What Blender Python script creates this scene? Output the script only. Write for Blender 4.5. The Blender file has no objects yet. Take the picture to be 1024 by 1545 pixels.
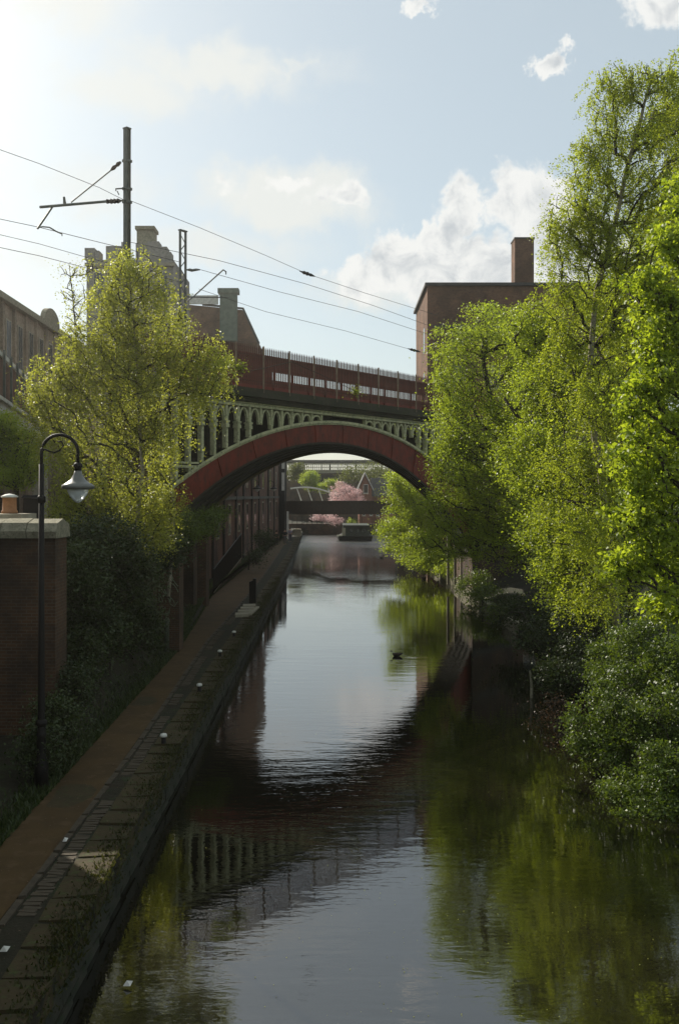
import bpy, math, random
import numpy as np
from mathutils import Vector, Matrix
random.seed(7); RNG = np.random.default_rng(11)
SC = bpy.context.scene; COL = SC.collection
R = math.radians
F = 1500.0; HC = 6.3; CX = 512.0; HY = 748.0      # photo: focal length (px), eye height (m), vanishing column, horizon row

# ---------------- camera, sky, sun, exposure ----------------
cam = bpy.data.cameras.new('camera'); camo = bpy.data.objects.new('camera', cam); COL.objects.link(camo)
camo.location = (0, 0, HC); camo.rotation_euler = (R(90), 0, 0)
cam.sensor_fit = 'VERTICAL'; cam.sensor_height = 36; cam.lens = 36 * F / 1545
cam.shift_y = (HY - 772.5) / 1545; cam.clip_start = .1; cam.clip_end = 6000
SC.camera = camo
SUN_AZ, SUN_EL = -37.0, 32.0
sun = bpy.data.lights.new('sun', 'SUN'); suno = bpy.data.objects.new('sun', sun); COL.objects.link(suno)
sun.energy = 5.0; sun.angle = R(.5); sun.color = (1, .93, .8)
suno.rotation_euler = (R(90 - SUN_EL), 0, R(180 - SUN_AZ))   # towards the sun: azimuth from +Y, clockwise
_a, _e = R(SUN_AZ), R(SUN_EL)
sdir = Vector((math.sin(_a) * math.cos(_e), math.cos(_a) * math.cos(_e), math.sin(_e)))
suno.rotation_euler = sdir.to_track_quat('Z', 'Y').to_euler()
SC.view_settings.view_transform = 'Standard'; SC.view_settings.look = 'None'
SC.view_settings.gamma = 1; SC.view_settings.exposure = 0.42; SC.view_settings.use_curve_mapping = False

class NT:
    def __init__(s, t): s.t = t
    def n(s, ty, **k):
        x = s.t.nodes.new(ty)
        for a, b in k.items(): setattr(x, a, b)
        return x
    def l(s, a, b): s.t.links.new(a, b)
    def put(s, sock, v):
        if hasattr(v, 'is_linked') or isinstance(v, bpy.types.NodeSocket): s.l(v, sock)
        elif v is not None: sock.default_value = v
    def m(s, op, a, b=None, c=None, clamp=False):
        x = s.n('ShaderNodeMath', operation=op); x.use_clamp = clamp
        s.put(x.inputs[0], a); s.put(x.inputs[1], b); s.put(x.inputs[2], c)
        return x.outputs[0]
    def mr(s, v, a, b, c=0., d=1., smooth=True):
        x = s.n('ShaderNodeMapRange'); x.interpolation_type = 'SMOOTHSTEP' if smooth else 'LINEAR'
        s.put(x.inputs[0], v)
        for i, q in enumerate((a, b, c, d)): x.inputs[i + 1].default_value = q
        return x.outputs[0]
    def mix(s, f, a, b, mode='MIX'):
        x = s.n('ShaderNodeMix', data_type='RGBA', blend_type=mode)
        s.put(x.inputs[0], f)
        for i, q in ((6, a), (7, b)):
            s.put(x.inputs[i], (q[0], q[1], q[2], 1) if isinstance(q, (tuple, list)) else q)
        return x.outputs[2]
    def noise(s, vec, scale, detail=4, rough=.55, dist=0):
        x = s.n('ShaderNodeTexNoise'); x.inputs['Scale'].default_value = scale
        x.inputs['Detail'].default_value = detail; x.inputs['Roughness'].default_value = rough; x.inputs['Distortion'].default_value = dist
        if vec is not None: s.l(vec, x.inputs['Vector'])
        return x.outputs[0]

world = bpy.data.worlds.new('World'); SC.world = world; world.use_nodes = True
world.node_tree.nodes.clear(); w = NT(world.node_tree)
sky = w.n('ShaderNodeTexSky', sky_type='NISHITA'); sky.sun_disc = False
sky.sun_elevation = R(SUN_EL); sky.sun_rotation = R(SUN_AZ); sky.air_density = 1.0; sky.dust_density = 1.2; sky.ozone_density = 1.2; sky.altitude = 20
SKY = .086
tc = w.n('ShaderNodeTexCoord').outputs['Generated']
sep = w.n('ShaderNodeSeparateXYZ'); w.l(tc, sep.inputs[0])
az = w.m('ARCTAN2', sep.outputs[0], sep.outputs[1]); el = w.m('ARCSINE', sep.outputs[2])
cv = w.n('ShaderNodeCombineXYZ'); w.l(az, cv.inputs[0]); w.l(el, cv.inputs[1])
def warp(base_, sc_, amp, seed_):
    mp = w.n('ShaderNodeMapping'); mp.inputs['Location'].default_value = (seed_, seed_ * 1.7, 0); w.l(cv.outputs[0], mp.inputs[0])
    return w.m('ADD', base_, w.m('MULTIPLY', w.m('SUBTRACT', w.noise(mp.outputs[0], sc_, 6, .62), .5), amp))
azp, elp = az, el
az = warp(warp(azp, 13, .10, 3.1), 48, .03, 1.1); el = warp(warp(elp, 15, .075, 8.3), 48, .025, 5.1)
def gauss(x, y, rx, ry, amp=1.):
    a0, e0 = math.atan((x - CX) / F), math.atan((HY - y) / F)
    p = w.m('POWER', w.m('ABSOLUTE', w.m('DIVIDE', w.m('SUBTRACT', az, a0), rx / F)), 2.)
    q = w.m('POWER', w.m('ABSOLUTE', w.m('DIVIDE', w.m('SUBTRACT', el, e0), ry / F)), 2.)
    return w.m('MULTIPLY', w.m('EXPONENT', w.m('MULTIPLY', w.m('ADD', p, q), -1.)), amp)
def gsum(L):
    r = gauss(*L[0])
    for g in L[1:]: r = w.m('MAXIMUM', r, gauss(*g))
    return r
n1 = w.noise(cv.outputs[0], 16, 9, .6, .25)
n2 = w.noise(cv.outputs[0], 7, 6, .55, .6)
nlow = w.noise(tc, 3.2, 8, .6, .3)
cum = gsum([(690, 335, 50, 75), (800, 320, 85, 75), (860, 390, 90, 90), (610, 395, 85, 50), (720, 420, 130, 75), (480, 300, 60, 22, .55), (560, 420, 80, 34, .85), (640, 350, 40, 40, .9), (535, 305, 55, 26, .8), (440, 275, 60, 18, .72), (360, 290, 70, 20, .6), (990, 25, 75, 55), (835, 108, 38, 30, .95), (640, 8, 36, 18, .8), (1100, 300, 90, 120)])
cden = w.mr(w.m('ADD', w.m('MULTIPLY', cum, 1.0), w.m('MULTIPLY', w.m('SUBTRACT', n1, .5), 1.3)), .40, .66)
soft = gsum([(430, 300, 150, 50, 1.25), (300, 380, 200, 40, .8), (560, 440, 110, 30, .8), (330, 110, 190, 38, .95), (170, 150, 160, 40, .8), (80, 40, 180, 40, .7), (450, 105, 60, 12, .8), (120, 290, 200, 60, .7), (540, 320, 60, 50, .8), (120, 400, 160, 40, .55)])
sden = w.mr(w.m('ADD', soft, w.m('MULTIPLY', w.m('SUBTRACT', n2, .5), 1.4)), .18, 1.0, 0, .92)
# the rest of the sky: scattered cloud, the same sort as in view
away = w.m('MULTIPLY', w.mr(nlow, .50, .68), .8)
infr = w.mr(w.m('ADD', w.m('ABSOLUTE', azp), w.mr(elp, .5, .9)), .42, .7)
away = w.m('MULTIPLY', away, infr)
# shading of the clouds: bright edges, greyer bodies
cbody = w.mr(w.m('ADD', w.m('MULTIPLY', cum, 1.0), w.m('MULTIPLY', w.m('SUBTRACT', w.noise(cv.outputs[0], 24, 6, .6, .5), .5), 2.4)), .55, 1.35)
ccol = w.mix(cbody, (8.0, 7.9, 7.8), (4.9, 5.15, 5.5))
veil = w.mix(.55, sky.outputs[0], (6.3, 6.9, 6.9))
c1 = w.mix(sden, veil, (7.3, 7.3, 7.1))
c2 = w.mix(cden, c1, ccol)
c3 = w.mix(away, c2, (6.3, 6.4, 6.4))
c3 = w.mix(1., c3, (.99, 1.01, 1.0), 'MULTIPLY')
bg = w.n('ShaderNodeBackground'); bg.inputs[1].default_value = SKY; w.l(c3, bg.inputs[0])
wo = w.n('ShaderNodeOutputWorld'); w.l(bg.outputs[0], wo.inputs[0])

# ---------------- thin spring haze: one even closed volume round camera and scene ----------------
def haze_box():
    me = bpy.data.meshes.new('haze'); x0, x1, y0, y1, z0, z1 = -2300, 2300, -1700, 2600, -3, 36
    me.from_pydata([(x0, y0, z0), (x1, y0, z0), (x1, y1, z0), (x0, y1, z0), (x0, y0, z1), (x1, y0, z1), (x1, y1, z1), (x0, y1, z1)], [], [(0, 3, 2, 1), (4, 5, 6, 7), (0, 1, 5, 4), (1, 2, 6, 5), (2, 3, 7, 6), (3, 0, 4, 7)])
    o = bpy.data.objects.new('haze', me); COL.objects.link(o); o['kind'] = 'stuff'
    m = bpy.data.materials.new('haze air'); m.use_nodes = True; m.node_tree.nodes.clear(); t = NT(m.node_tree)
    v = t.n('ShaderNodeVolumePrincipled'); v.inputs['Color'].default_value = (.96, .94, .86, 1); v.inputs['Density'].default_value = HAZE; v.inputs['Anisotropy'].default_value = .82
    out = t.n('ShaderNodeOutputMaterial'); t.l(v.outputs[0], out.inputs['Volume']); me.materials.append(m)
HAZE = .0005
haze_box()
# ---------------- helpers ----------------
def P(x, y, d): return Vector(((x - CX) * d / F, d, HC - (y - HY) * d / F))
def lerp(t, ks):
    for (a, b), (c, d) in zip(ks, ks[1:]):
        if t <= c: return b + (d - b) * max(0, (t - a)) / (c - a)
    return ks[-1][1]
MATS = {}
def surf(name, c1, c2=None, scale=2., rough=.85, bump=0., bscale=None, spec=.3, metal=0., c3=None, stretch=None):
    """painted or weathered surface: two tones mixed by noise (and a third in spots), fine relief"""
    m = bpy.data.materials.new(name); m.use_nodes = True; t = NT(m.node_tree)
    b = m.node_tree.nodes['Principled BSDF']; co = t.n('ShaderNodeTexCoord').outputs['Object']
    if stretch:
        mp = t.n('ShaderNodeMapping'); mp.inputs['Scale'].default_value = stretch; t.l(co, mp.inputs[0]); co = mp.outputs[0]
    f = t.mr(t.noise(co, scale, 6, .62), .32, .68)
    c = t.mix(f, c1, c2 or tuple(q * .7 for q in c1))
    if c3: c = t.mix(t.mr(t.noise(co, scale * 3.1, 5, .6), .52, .66, 0, .85), c, c3)
    c = t.mix(t.mr(t.noise(co, 60, 3), .3, .7, .0, .35), c, tuple(q * .45 for q in c1))
    t.l(c, b.inputs['Base Color']); b.inputs['Roughness'].default_value = rough
    b.inputs['Specular IOR Level'].default_value = spec; b.inputs['Metallic'].default_value = metal
    if bump:
        bp = t.n('ShaderNodeBump'); bp.inputs['Strength'].default_value = .8; bp.inputs['Distance'].default_value = bump
        t.l(t.noise(co, bscale or scale * 6, 6, .65), bp.inputs['Height']); t.l(bp.outputs[0], b.inputs['Normal'])
    MATS[name] = m; return m
def brickmat(name, c1, c2, mortar, soot=(.02, .017, .014), bw=.225, bh=.075, sootamt=.8):
    m = bpy.data.materials.new(name); m.use_nodes = True; t = NT(m.node_tree)
    b = m.node_tree.nodes['Principled BSDF']; co = t.n('ShaderNodeTexCoord').outputs['Object']
    s = t.n('ShaderNodeSeparateXYZ'); t.l(co, s.inputs[0]); u = t.m('ADD', s.outputs[0], s.outputs[1])
    cb = t.n('ShaderNodeCombineXYZ'); t.l(u, cb.inputs[0]); t.l(s.outputs[2], cb.inputs[1])
    k = t.n('ShaderNodeTexBrick'); t.l(cb.outputs[0], k.inputs['Vector'])
    k.inputs['Scale'].default_value = 1; k.inputs['Brick Width'].default_value = bw; k.inputs['Row Height'].default_value = bh
    k.inputs['Mortar Size'].default_value = bh * .11; k.inputs['Mortar Smooth'].default_value = .2
    for i, q in (('Color1', c1), ('Color2', c2), ('Mortar', mortar)): k.inputs[i].default_value = (*q, 1)
    st = t.mr(t.noise(co, .45, 7, .65), .38, .66, 0, sootamt)
    c = t.mix(st, k.outputs[0], soot)
    c = t.mix(t.mr(t.noise(co, 5, 6, .7), .45, .75, 0, .5), c, soot)
    t.l(c, b.inputs['Base Color']); b.inputs['Roughness'].default_value = .9; b.inputs['Specular IOR Level'].default_value = .2
    bp = t.n('ShaderNodeBump'); bp.inputs['Strength'].default_value = .7; bp.inputs['Distance'].default_value = .012
    t.l(t.m('SUBTRACT', t.m('MULTIPLY', t.noise(co, 30, 5), .6), k.outputs['Fac']), bp.inputs['Height']); t.l(bp.outputs[0], b.inputs['Normal'])
    return m
def leafmat(name, dark, light, trans=.5, tcol=None, rough=.45):
    m = bpy.data.materials.new(name); m.use_nodes = True; t = NT(m.node_tree)
    b = m.node_tree.nodes['Principled BSDF']; o = m.node_tree.nodes['Material Output']
    at = t.n('ShaderNodeAttribute', attribute_name='tint').outputs['Fac']
    c = t.mix(at, dark, light); t.l(c, b.inputs['Base Color']); b.inputs['Roughness'].default_value = rough; b.inputs['Specular IOR Level'].default_value = .35
    tr = t.n('ShaderNodeBsdfTranslucent'); t.l(t.mix(1., c, tcol or (1.38, 1.32, .5), 'MULTIPLY'), tr.inputs[0])
    mx = t.n('ShaderNodeMixShader'); mx.inputs[0].default_value = trans
    t.l(b.outputs[0], mx.inputs[1]); t.l(tr.outputs[0], mx.inputs[2]); t.l(mx.outputs[0], o.inputs[0])
    return m

class MB:
    def __init__(s): s.v = []; s.f = []
    def poly(s, pts, faces):
        n = len(s.v); s.v += [tuple(p) for p in pts]; s.f += [tuple(i + n for i in q) for q in faces]; return s
    def box(s, c, d, rz=0., top=1.):
        x, y, z = d[0] / 2, d[1] / 2, d[2] / 2; cs, sn = math.cos(rz), math.sin(rz); pts = []
        for k, (a, b, e) in enumerate([(-1, -1, -1), (1, -1, -1), (1, 1, -1), (-1, 1, -1), (-1, -1, 1), (1, -1, 1), (1, 1, 1), (-1, 1, 1)]):
            q = top if e > 0 else 1.; px, py = a * x * q, b * y * q
            pts.append((c[0] + px * cs - py * sn, c[1] + px * sn + py * cs, c[2] + e * z))
        return s.poly(pts, [(0, 3, 2, 1), (4, 5, 6, 7), (0, 1, 5, 4), (1, 2, 6, 5), (2, 3, 7, 6), (3, 0, 4, 7)])
    def bb(s, x0, x1, y0, y1, z0, z1): return s.box(((x0 + x1) / 2, (y0 + y1) / 2, (z0 + z1) / 2), (x1 - x0, y1 - y0, z1 - z0))
    def tube(s, pts, r, n=6, cap=True):
        pts = [Vector(p) for p in pts]; rs = r if isinstance(r, (list, tuple)) else [r] * len(pts); b = len(s.v)
        for i, p in enumerate(pts):
            t = (pts[min(i + 1, len(pts) - 1)] - pts[max(i - 1, 0)]); t = t.normalized() if t.length > 1e-9 else Vector((0, 0, 1))
            a = t.cross(Vector((0, 0, 1)) if abs(t.z) < .95 else Vector((1, 0, 0))).normalized(); q = t.cross(a)
            for k in range(n):
                g = 2 * math.pi * k / n; s.v.append(tuple(p + (a * math.cos(g) + q * math.sin(g)) * rs[i]))
        for i in range(len(pts) - 1):
            for k in range(n): s.f.append((b + i * n + k, b + i * n + (k + 1) % n, b + (i + 1) * n + (k + 1) % n, b + (i + 1) * n + k))
        if cap: s.f.append(tuple(b + k for k in range(n))[::-1]); s.f.append(tuple(b + (len(pts) - 1) * n + k for k in range(n)))
        return s
    def lathe(s, c, prof, n=16):
        b = len(s.v)
        for r, z in prof:
            for k in range(n): g = 2 * math.pi * k / n; s.v.append((c[0] + r * math.cos(g), c[1] + r * math.sin(g), c[2] + z))
        for i in range(len(prof) - 1):
            for k in range(n): s.f.append((b + i * n + k, b + i * n + (k + 1) % n, b + (i + 1) * n + (k + 1) % n, b + (i + 1) * n + k))
        s.f.append(tuple(b + k for k in range(n))[::-1]); s.f.append(tuple(b + (len(prof) - 1) * n + k for k in range(n)))
        return s
    def prism(s, pts, vec):
        n = len(pts); v = Vector(vec); a = [Vector(p) for p in pts]
        fs = [tuple(range(n))[::-1], tuple(range(n, 2 * n))] + [(i, (i + 1) % n, n + (i + 1) % n, n + i) for i in range(n)]
        return s.poly(a + [p + v for p in a], fs)
    def strip(s, A, B, vec):
        """closed ribbon between two polylines A and B, thick along vec"""
        n = len(A); v = Vector(vec); A = [Vector(p) for p in A]; B = [Vector(p) for p in B]
        fs = []
        for i in range(n - 1):
            fs += [(i, i + 1, n + i + 1, n + i), (2 * n + i, 3 * n + i, 3 * n + i + 1, 2 * n + i + 1), (i, 2 * n + i, 2 * n + i + 1, i + 1), (n + i, n + i + 1, 3 * n + i + 1, 3 * n + i)]
        fs += [(0, n, 3 * n, 2 * n), (n - 1, 3 * n - 1, 4 * n - 1, 2 * n - 1)]
        return s.poly(A + B + [p + v for p in A] + [p + v for p in B], fs)
WM = {}
def thing(name, label, cat, loc=(0, 0, 0), rz=0., group=None, kind=None):
    o = bpy.data.objects.new(name, None); COL.objects.link(o); o.location = loc; o.rotation_euler = (0, 0, rz); o.empty_display_size = .2
    WM[o.name] = Matrix.Translation(loc) @ Matrix.Rotation(rz, 4, 'Z')
    if label: o['label'] = label; o['category'] = cat
    if group: o['group'] = group
    if kind: o['kind'] = kind
    return o
def mesh(mb, mat, smooth=False, name='mesh'):
    me = bpy.data.meshes.new(name); me.from_pydata(mb.v, [], mb.f)
    if smooth: me.polygons.foreach_set('use_smooth', [True] * len(me.polygons))
    if mat: me.materials.append(mat)
    import bmesh
    bm = bmesh.new(); bm.from_mesh(me); bmesh.ops.recalc_face_normals(bm, faces=bm.faces); bm.to_mesh(me); bm.free()
    return me
def obj(name, mb, mat, parent=None, world=True, smooth=False, **props):
    """link one mesh object; vertices given in world space are moved into the parent's space"""
    if parent is not None and world:
        M = WM[parent.name].inverted(); mb.v = [tuple(M @ Vector(p)) for p in mb.v]
    o = bpy.data.objects.new(name, mesh(mb, mat, smooth, name)); COL.objects.link(o)
    if parent is not None: o.parent = parent; WM[o.name] = WM[parent.name]
    else: WM[o.name] = Matrix()
    for k, v in props.items(): o[k] = v
    return o
def put(name, me, loc, parent=None, rot=(0, 0, 0), scale=(1, 1, 1), **props):
    o = bpy.data.objects.new(name, me); COL.objects.link(o); o.location = loc; o.rotation_euler = rot; o.scale = scale; o.parent = parent
    for k, v in props.items(): o[k] = v
    return o
def copy_tree(o, parent=None):
    c = o.copy(); COL.objects.link(c); c.parent = parent
    WM[c.name] = WM.get(o.name, Matrix())
    for ch in [k for k in bpy.data.objects if k.parent == o]: copy_tree(ch, c)
    return c

# ---------------- materials ----------------
M_sand = surf('towpath gravel', (.085, .050, .015), (.058, .034, .011), 1.1, .95, .006, 60, c3=(.10, .062, .028))
M_edge = surf('mossy stone', (.062, .043, .018), (.038, .030, .011), 2.4, .95, .012, 14, c3=(.05, .062, .015))
M_sett = surf('sett stone', (.085, .066, .042), (.05, .04, .026), 6, .9, .008, 30)
M_wallst = surf('wet wall stone', (.045, .042, .028), (.02, .024, .014), 2, .7, .02, 9, c3=(.02, .035, .01))
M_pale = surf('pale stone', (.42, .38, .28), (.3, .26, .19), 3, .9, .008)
M_cap = surf('coping stone', (.34, .31, .22), (.2, .18, .12), 6, .95, .02, 22, c3=(.1, .11, .05))
M_soil = surf('soil and moss', (.03, .023, .012), (.016, .019, .008), .8, 1, .05, 6, c3=(.03, .045, .012))
M_cream = surf('cream paint', (.66, .63, .38), (.44, .44, .25), 2.6, .6, .004, 12, c3=(.16, .18, .1), spec=.4)
M_red = surf('oxide red paint', (.24, .038, .02), (.13, .026, .015), 2.2, .65, .006, 12, c3=(.055, .025, .015), spec=.3, stretch=(1, 1, .45))
M_dred = surf('dark red steel', (.22, .035, .02), (.14, .026, .016), 1.0, .7, .004, 10, c3=(.05, .025, .018))
M_soffit = surf('sooty ironwork', (.05, .045, .028), (.025, .024, .016), 1.5, .75, .008, 8)
M_deck = surf('deck cornice', (.06, .055, .035), (.03, .032, .018), 1.3, .9, .02, 8, c3=(.03, .045, .012))
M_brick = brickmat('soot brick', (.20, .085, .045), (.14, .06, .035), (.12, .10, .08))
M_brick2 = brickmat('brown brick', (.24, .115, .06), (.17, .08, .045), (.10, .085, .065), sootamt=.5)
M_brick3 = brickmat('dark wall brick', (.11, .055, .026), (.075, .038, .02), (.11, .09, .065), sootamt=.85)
M_pink = brickmat('red house brick', (.30, .12, .07), (.25, .09, .055), (.2, .17, .13), sootamt=.2)
M_slate = surf('roof slate', (.07, .065, .06), (.045, .042, .04), 2, .7, .01, 9)
M_black = surf('black paint', (.008, .007, .006), (.012, .010, .008), 4, .6, .001, spec=.2)
M_steel = surf('galvanised steel', (.11, .12, .10), (.07, .08, .065), 4, .55, .001, spec=.4)
M_lattice = surf('weathered mast', (.12, .13, .12), (.08, .09, .08), 4, .6)
M_gird = surf('pale grey girder', (.62, .62, .52), (.5, .5, .4), 1.2, .7, .006, 6, c3=(.17, .15, .09))
M_wood = surf('dark timber', (.05, .03, .018), (.03, .018, .012), 3, .8, .006, 10)
M_grn = surf('green cabin paint', (.035, .055, .03), (.02, .035, .02), 2, .4, spec=.5)
M_creamboat = surf('boat cream', (.5, .5, .38), (.35, .36, .26), 2, .5)
M_white = surf('white paint', (.7, .69, .62), (.5, .48, .42), 3, .6)
M_bark = surf('grey bark', (.05, .04, .028), (.028, .022, .016), 7, .95, .015, 30, c3=(.08, .075, .05))
M_birch = surf('birch bark', (.42, .38, .28), (.27, .23, .16), 5, .8, .008, 20, c3=(.05, .04, .03), stretch=(.6, .6, 2.2))
M_copper = surf('green chimney', (.12, .16, .12), (.08, .11, .085), 2, .8, .006)
L_birch = leafmat('birch leaf', (.18, .22, .02), (.36, .43, .07), .6)
L_willow = leafmat('willow leaf', (.17, .22, .02), (.34, .43, .07), .6)
L_near = leafmat('bright leaf', (.17, .24, .02), (.35, .43, .06), .6)
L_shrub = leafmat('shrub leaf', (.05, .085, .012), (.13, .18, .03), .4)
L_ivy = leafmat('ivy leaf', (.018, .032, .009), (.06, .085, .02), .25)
L_left = leafmat('hazy birch leaf', (.18, .20, .035), (.40, .43, .13), .62)
L_brown = leafmat('dry leaf', (.07, .035, .015), (.13, .07, .03), .3, (1.2, 1., .5))
L_pink = leafmat('blossom', (.55, .36, .36), (.8, .62, .60), .4, (1.05, .95, .95))
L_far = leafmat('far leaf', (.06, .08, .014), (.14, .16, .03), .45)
L_grass = leafmat('grass blade', (.022, .028, .008), (.06, .062, .018), .4)

# ---------------- edges of the canal and the towpath ----------------
def xe(y): return lerp(y, [(-40, -3.25), (11, -3.3), (17, -3.48), (22, -3.55), (43, -3.8), (92, -4.4), (160, -5.9)])
def xp(y): return lerp(y, [(-40, -4.35), (13, -4.45), (21.5, -4.56), (38, -5.12), (48, -5.12), (66, -5.3), (115, -6.3), (160, -7.2)])
def xl(y): return lerp(y, [(-40, -5.4), (16, -5.45), (36, -5.85), (46, -6.5), (55, -7.15), (104, -7.5), (160, -8.6)])
def xr(y): return lerp(y, [(-40, 7.2), (16, 6.9), (27, 7.3), (40, 8.2), (52, 7.9), (68, 8.), (115, 7.5), (160, 7.5)])
PZ = .7
def sm(t): t = max(0, min(1, t)); return t * t * (3 - 2 * t)
def hill_left(x, y):
    if y < 22.6: return PZ + .35 * sm((-x - 5.9) / 1.5)
    h = PZ + .4 * sm((-x - 5.9) / .6)
    if y < 46: h += 4.3 * sm((-x - 6.3) / 2.6) * sm((y - 22.6) / .8) * (1 - sm((y - 37) / 6) * .8)
    else: h += .8 * sm((-x - 9) / 3)
    if x < -14: h = max(h, PZ + 4.3 * sm((-x - 14) / 2) )
    return h
def ground_z(x, y):
    if x < xe(y): return hill_left(x, y) if x < xl(y) else PZ
    return .35 + .5 * sm((x - xr(y)) / 1.2) + 1.6 * sm((x - xr(y) - 1) / 6)
ys = [-1600, -400, -120, -40] + list(np.arange(-10, 60, 1.)) + list(np.arange(60, 161, 4.)) + [160.5, 175, 200, 260, 400, 900, 2500]
mb = MB(); nx = 0
for j, y in enumerate(ys):
    if y <= 160: a, b = xe(y), xr(y)
    else: a, b = -.2, .2
    offs_l = [-2200, -500, -120, -40, -24, -17, -14.5, -13, -11, -10, -9.2, -8.4, -7.7, -7.0]
    L = [(q, hill_left(q, min(max(y, -40), 160)) + (.25 * (random.random() - .5) if -17 < q < -7 and y < 40 else 0)) for q in offs_l]
    if y > 160: row = L + [(q, 1.) for q in (-6.9, -6.5, -6, -5.5, -5, -4.5, -4, -3.5)] + [(a, 1.), (b, 1.)] + [(q, 1.) for q in (.5, 1, 2, 4, 6, 9, 12, 16, 24, 50, 140, 600, 2200)]
    else:
        l2 = xl(y); p2 = xp(y)
        row = L + [(min(l2 - .8 + k * .2, a - .8), hill_left(l2 - .8 + k * .2, y)) for k in range(1, 4)] + [(l2, PZ), (p2, PZ), (a - .65, PZ), (a - .01, PZ - .03), (a + .0, -1.6)]
        row += [(b + .0, -1.6), (b + .02, ground_z(b + .02, y))] + [(b + q, ground_z(b + q, y) + .15 * random.random()) for q in (.3, .6, 1, 2, 3, 5, 8, 12, 20, 60, 300, 2000)]
        row = [row[i] for i in range(len(row))]
        # same count as the other rows
        row = row[:len(L)] + row[len(L):]
    if not nx: nx = 24
    rows = row
    xs = rows
    mb.v += [(q[0], y, q[1]) for q in xs]
    if j == 0: W = len(xs)
    if len(xs) < W: mb.v += [(xs[-1][0] + 5 * (k + 1), y, xs[-1][1]) for k in range(W - len(xs))]
    elif len(xs) > W: mb.v = mb.v[:len(mb.v) - (len(xs) - W)]
for j in range(len(ys) - 1):
    for i in range(W - 1): mb.f.append((j * W + i, j * W + i + 1, (j + 1) * W + i + 1, (j + 1) * W + i))
obj('ground', mb, M_soil, kind='structure')

# water: dark, still canal with faint ripples
m = bpy.data.materials.new('canal water'); m.use_nodes = True; t = NT(m.node_tree); b = m.node_tree.nodes['Principled BSDF']
b.inputs['Base Color'].default_value = (.008, .007, .004, 1); b.inputs['Roughness'].default_value = .03; b.inputs['IOR'].default_value = 2.1
co = t.n('ShaderNodeTexCoord').outputs['Object']
def mapn(sc):
    mp = t.n('ShaderNodeMapping'); mp.inputs['Scale'].default_value = sc; t.l(co, mp.inputs[0]); return mp.outputs[0]
fine = t.noise(mapn((1.3, 3.2, 1)), 2.6, 3, .5, .3)
mid = t.noise(mapn((.35, 1.3, 1)), 1.5, 2, .5, .4)
zone = t.mr(t.noise(mapn((.10, .055, 1)), 1., 3, .5, .8), .42, .60, .25, 1.)
sp_ = t.n('ShaderNodeSeparateXYZ'); t.l(co, sp_.inputs[0]); zone = t.m('ADD', zone, t.mr(sp_.outputs[1], 96., 112., 0, 4.))
hgt = t.m('MULTIPLY', t.m('ADD', t.m('MULTIPLY', fine, .42), t.m('MULTIPLY', mid, 1.0)), zone)
bp = t.n('ShaderNodeBump'); bp.inputs['Strength'].default_value = 1.; bp.inputs['Distance'].default_value = .0075
t.l(hgt, bp.inputs['Height']); t.l(bp.outputs[0], b.inputs['Normal'])
t.l(t.mr(sp_.outputs[1], 70., 150., .02, .30), b.inputs['Roughness'])
mb = MB(); yy = [-40, 0, 11, 17, 22, 27, 40, 43, 52, 68, 92, 115, 160]
for y in yy: mb.v += [(xe(y) - .01, y, 0), (xr(y) + .01, y, 0)]
for j in range(len(yy) - 1): mb.f.append((2 * j, 2 * j + 1, 2 * j + 3, 2 * j + 2))
water = obj('water', mb, m, kind='structure')

# towpath sheet
mb = MB(); ty = [-40, -10, 0] + list(range(5, 161, 5))
for y in ty: mb.v += [(xl(y), y, PZ + .02), (xp(y) , y, PZ + .02)]
for j in range(len(ty) - 1): mb.f.append((2 * j, 2 * j + 1, 2 * j + 3, 2 * j + 2))
path = obj('towpath', mb, M_sand, kind='structure')
# kerb stones, setts and coping stones of the towpath edge, each its own piece
def stone_mesh(l, wd, h, mat, seed):
    r = random.Random(seed); bm = MB(); bm.box((0, 0, 0), (wd, l, h), 0, .94)
    bm.v = [(x + r.uniform(-.03, .03) * wd, y + r.uniform(-.03, .03) * l, z + r.uniform(-.07, .07) * h) for x, y, z in bm.v]
    return mesh(bm, mat, False, 'stone')
kerbs = [stone_mesh(.86, .11, .12, M_sett, s) for s in range(4)]
setts = [stone_mesh(.088, .25, .1, M_sett, s) for s in range(6)]
copes = [stone_mesh(.74, .62, .3, M_edge, s) for s in range(6)]
edge = thing('towpath_edging', None, None, (0, 0, 0)); edge['kind'] = 'structure'
y = 7.; k = 0
while y < 100:
    put('kerb_stone', kerbs[k % 4], (xp(y) + .06, y, PZ - .025 + random.uniform(-.006, .008)), edge, (0, 0, (xp(y - 1) - xp(y + 1)) / 2)); y += .9; k += 1
y = 7.; k = 0
while y < 66 and k < 280:
    if math.sin(y * 1.9) + math.sin(y * .83 + 1) > -.7:
        put('sett', setts[k % 6], (xp(y) + .28 + random.uniform(-.02, .02), y, PZ - .038 + random.uniform(-.012, .012)), edge, (random.uniform(-.04, .08), random.uniform(-.05, .05), random.uniform(-.12, .12) + (k % 2) * math.pi)); k += 1
    y += .112
y = 6.5; k = 0
while y < 150:
    put('coping_stone', copes[k % 6], (xe(y) - .31, y, PZ - .135 + random.uniform(-.01, .01)), edge, (0, random.uniform(-.02, .02), (xe(y - 1) - xe(y + 1)) / 2 + random.uniform(-.02, .02))); y += .77; k += 1
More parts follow.
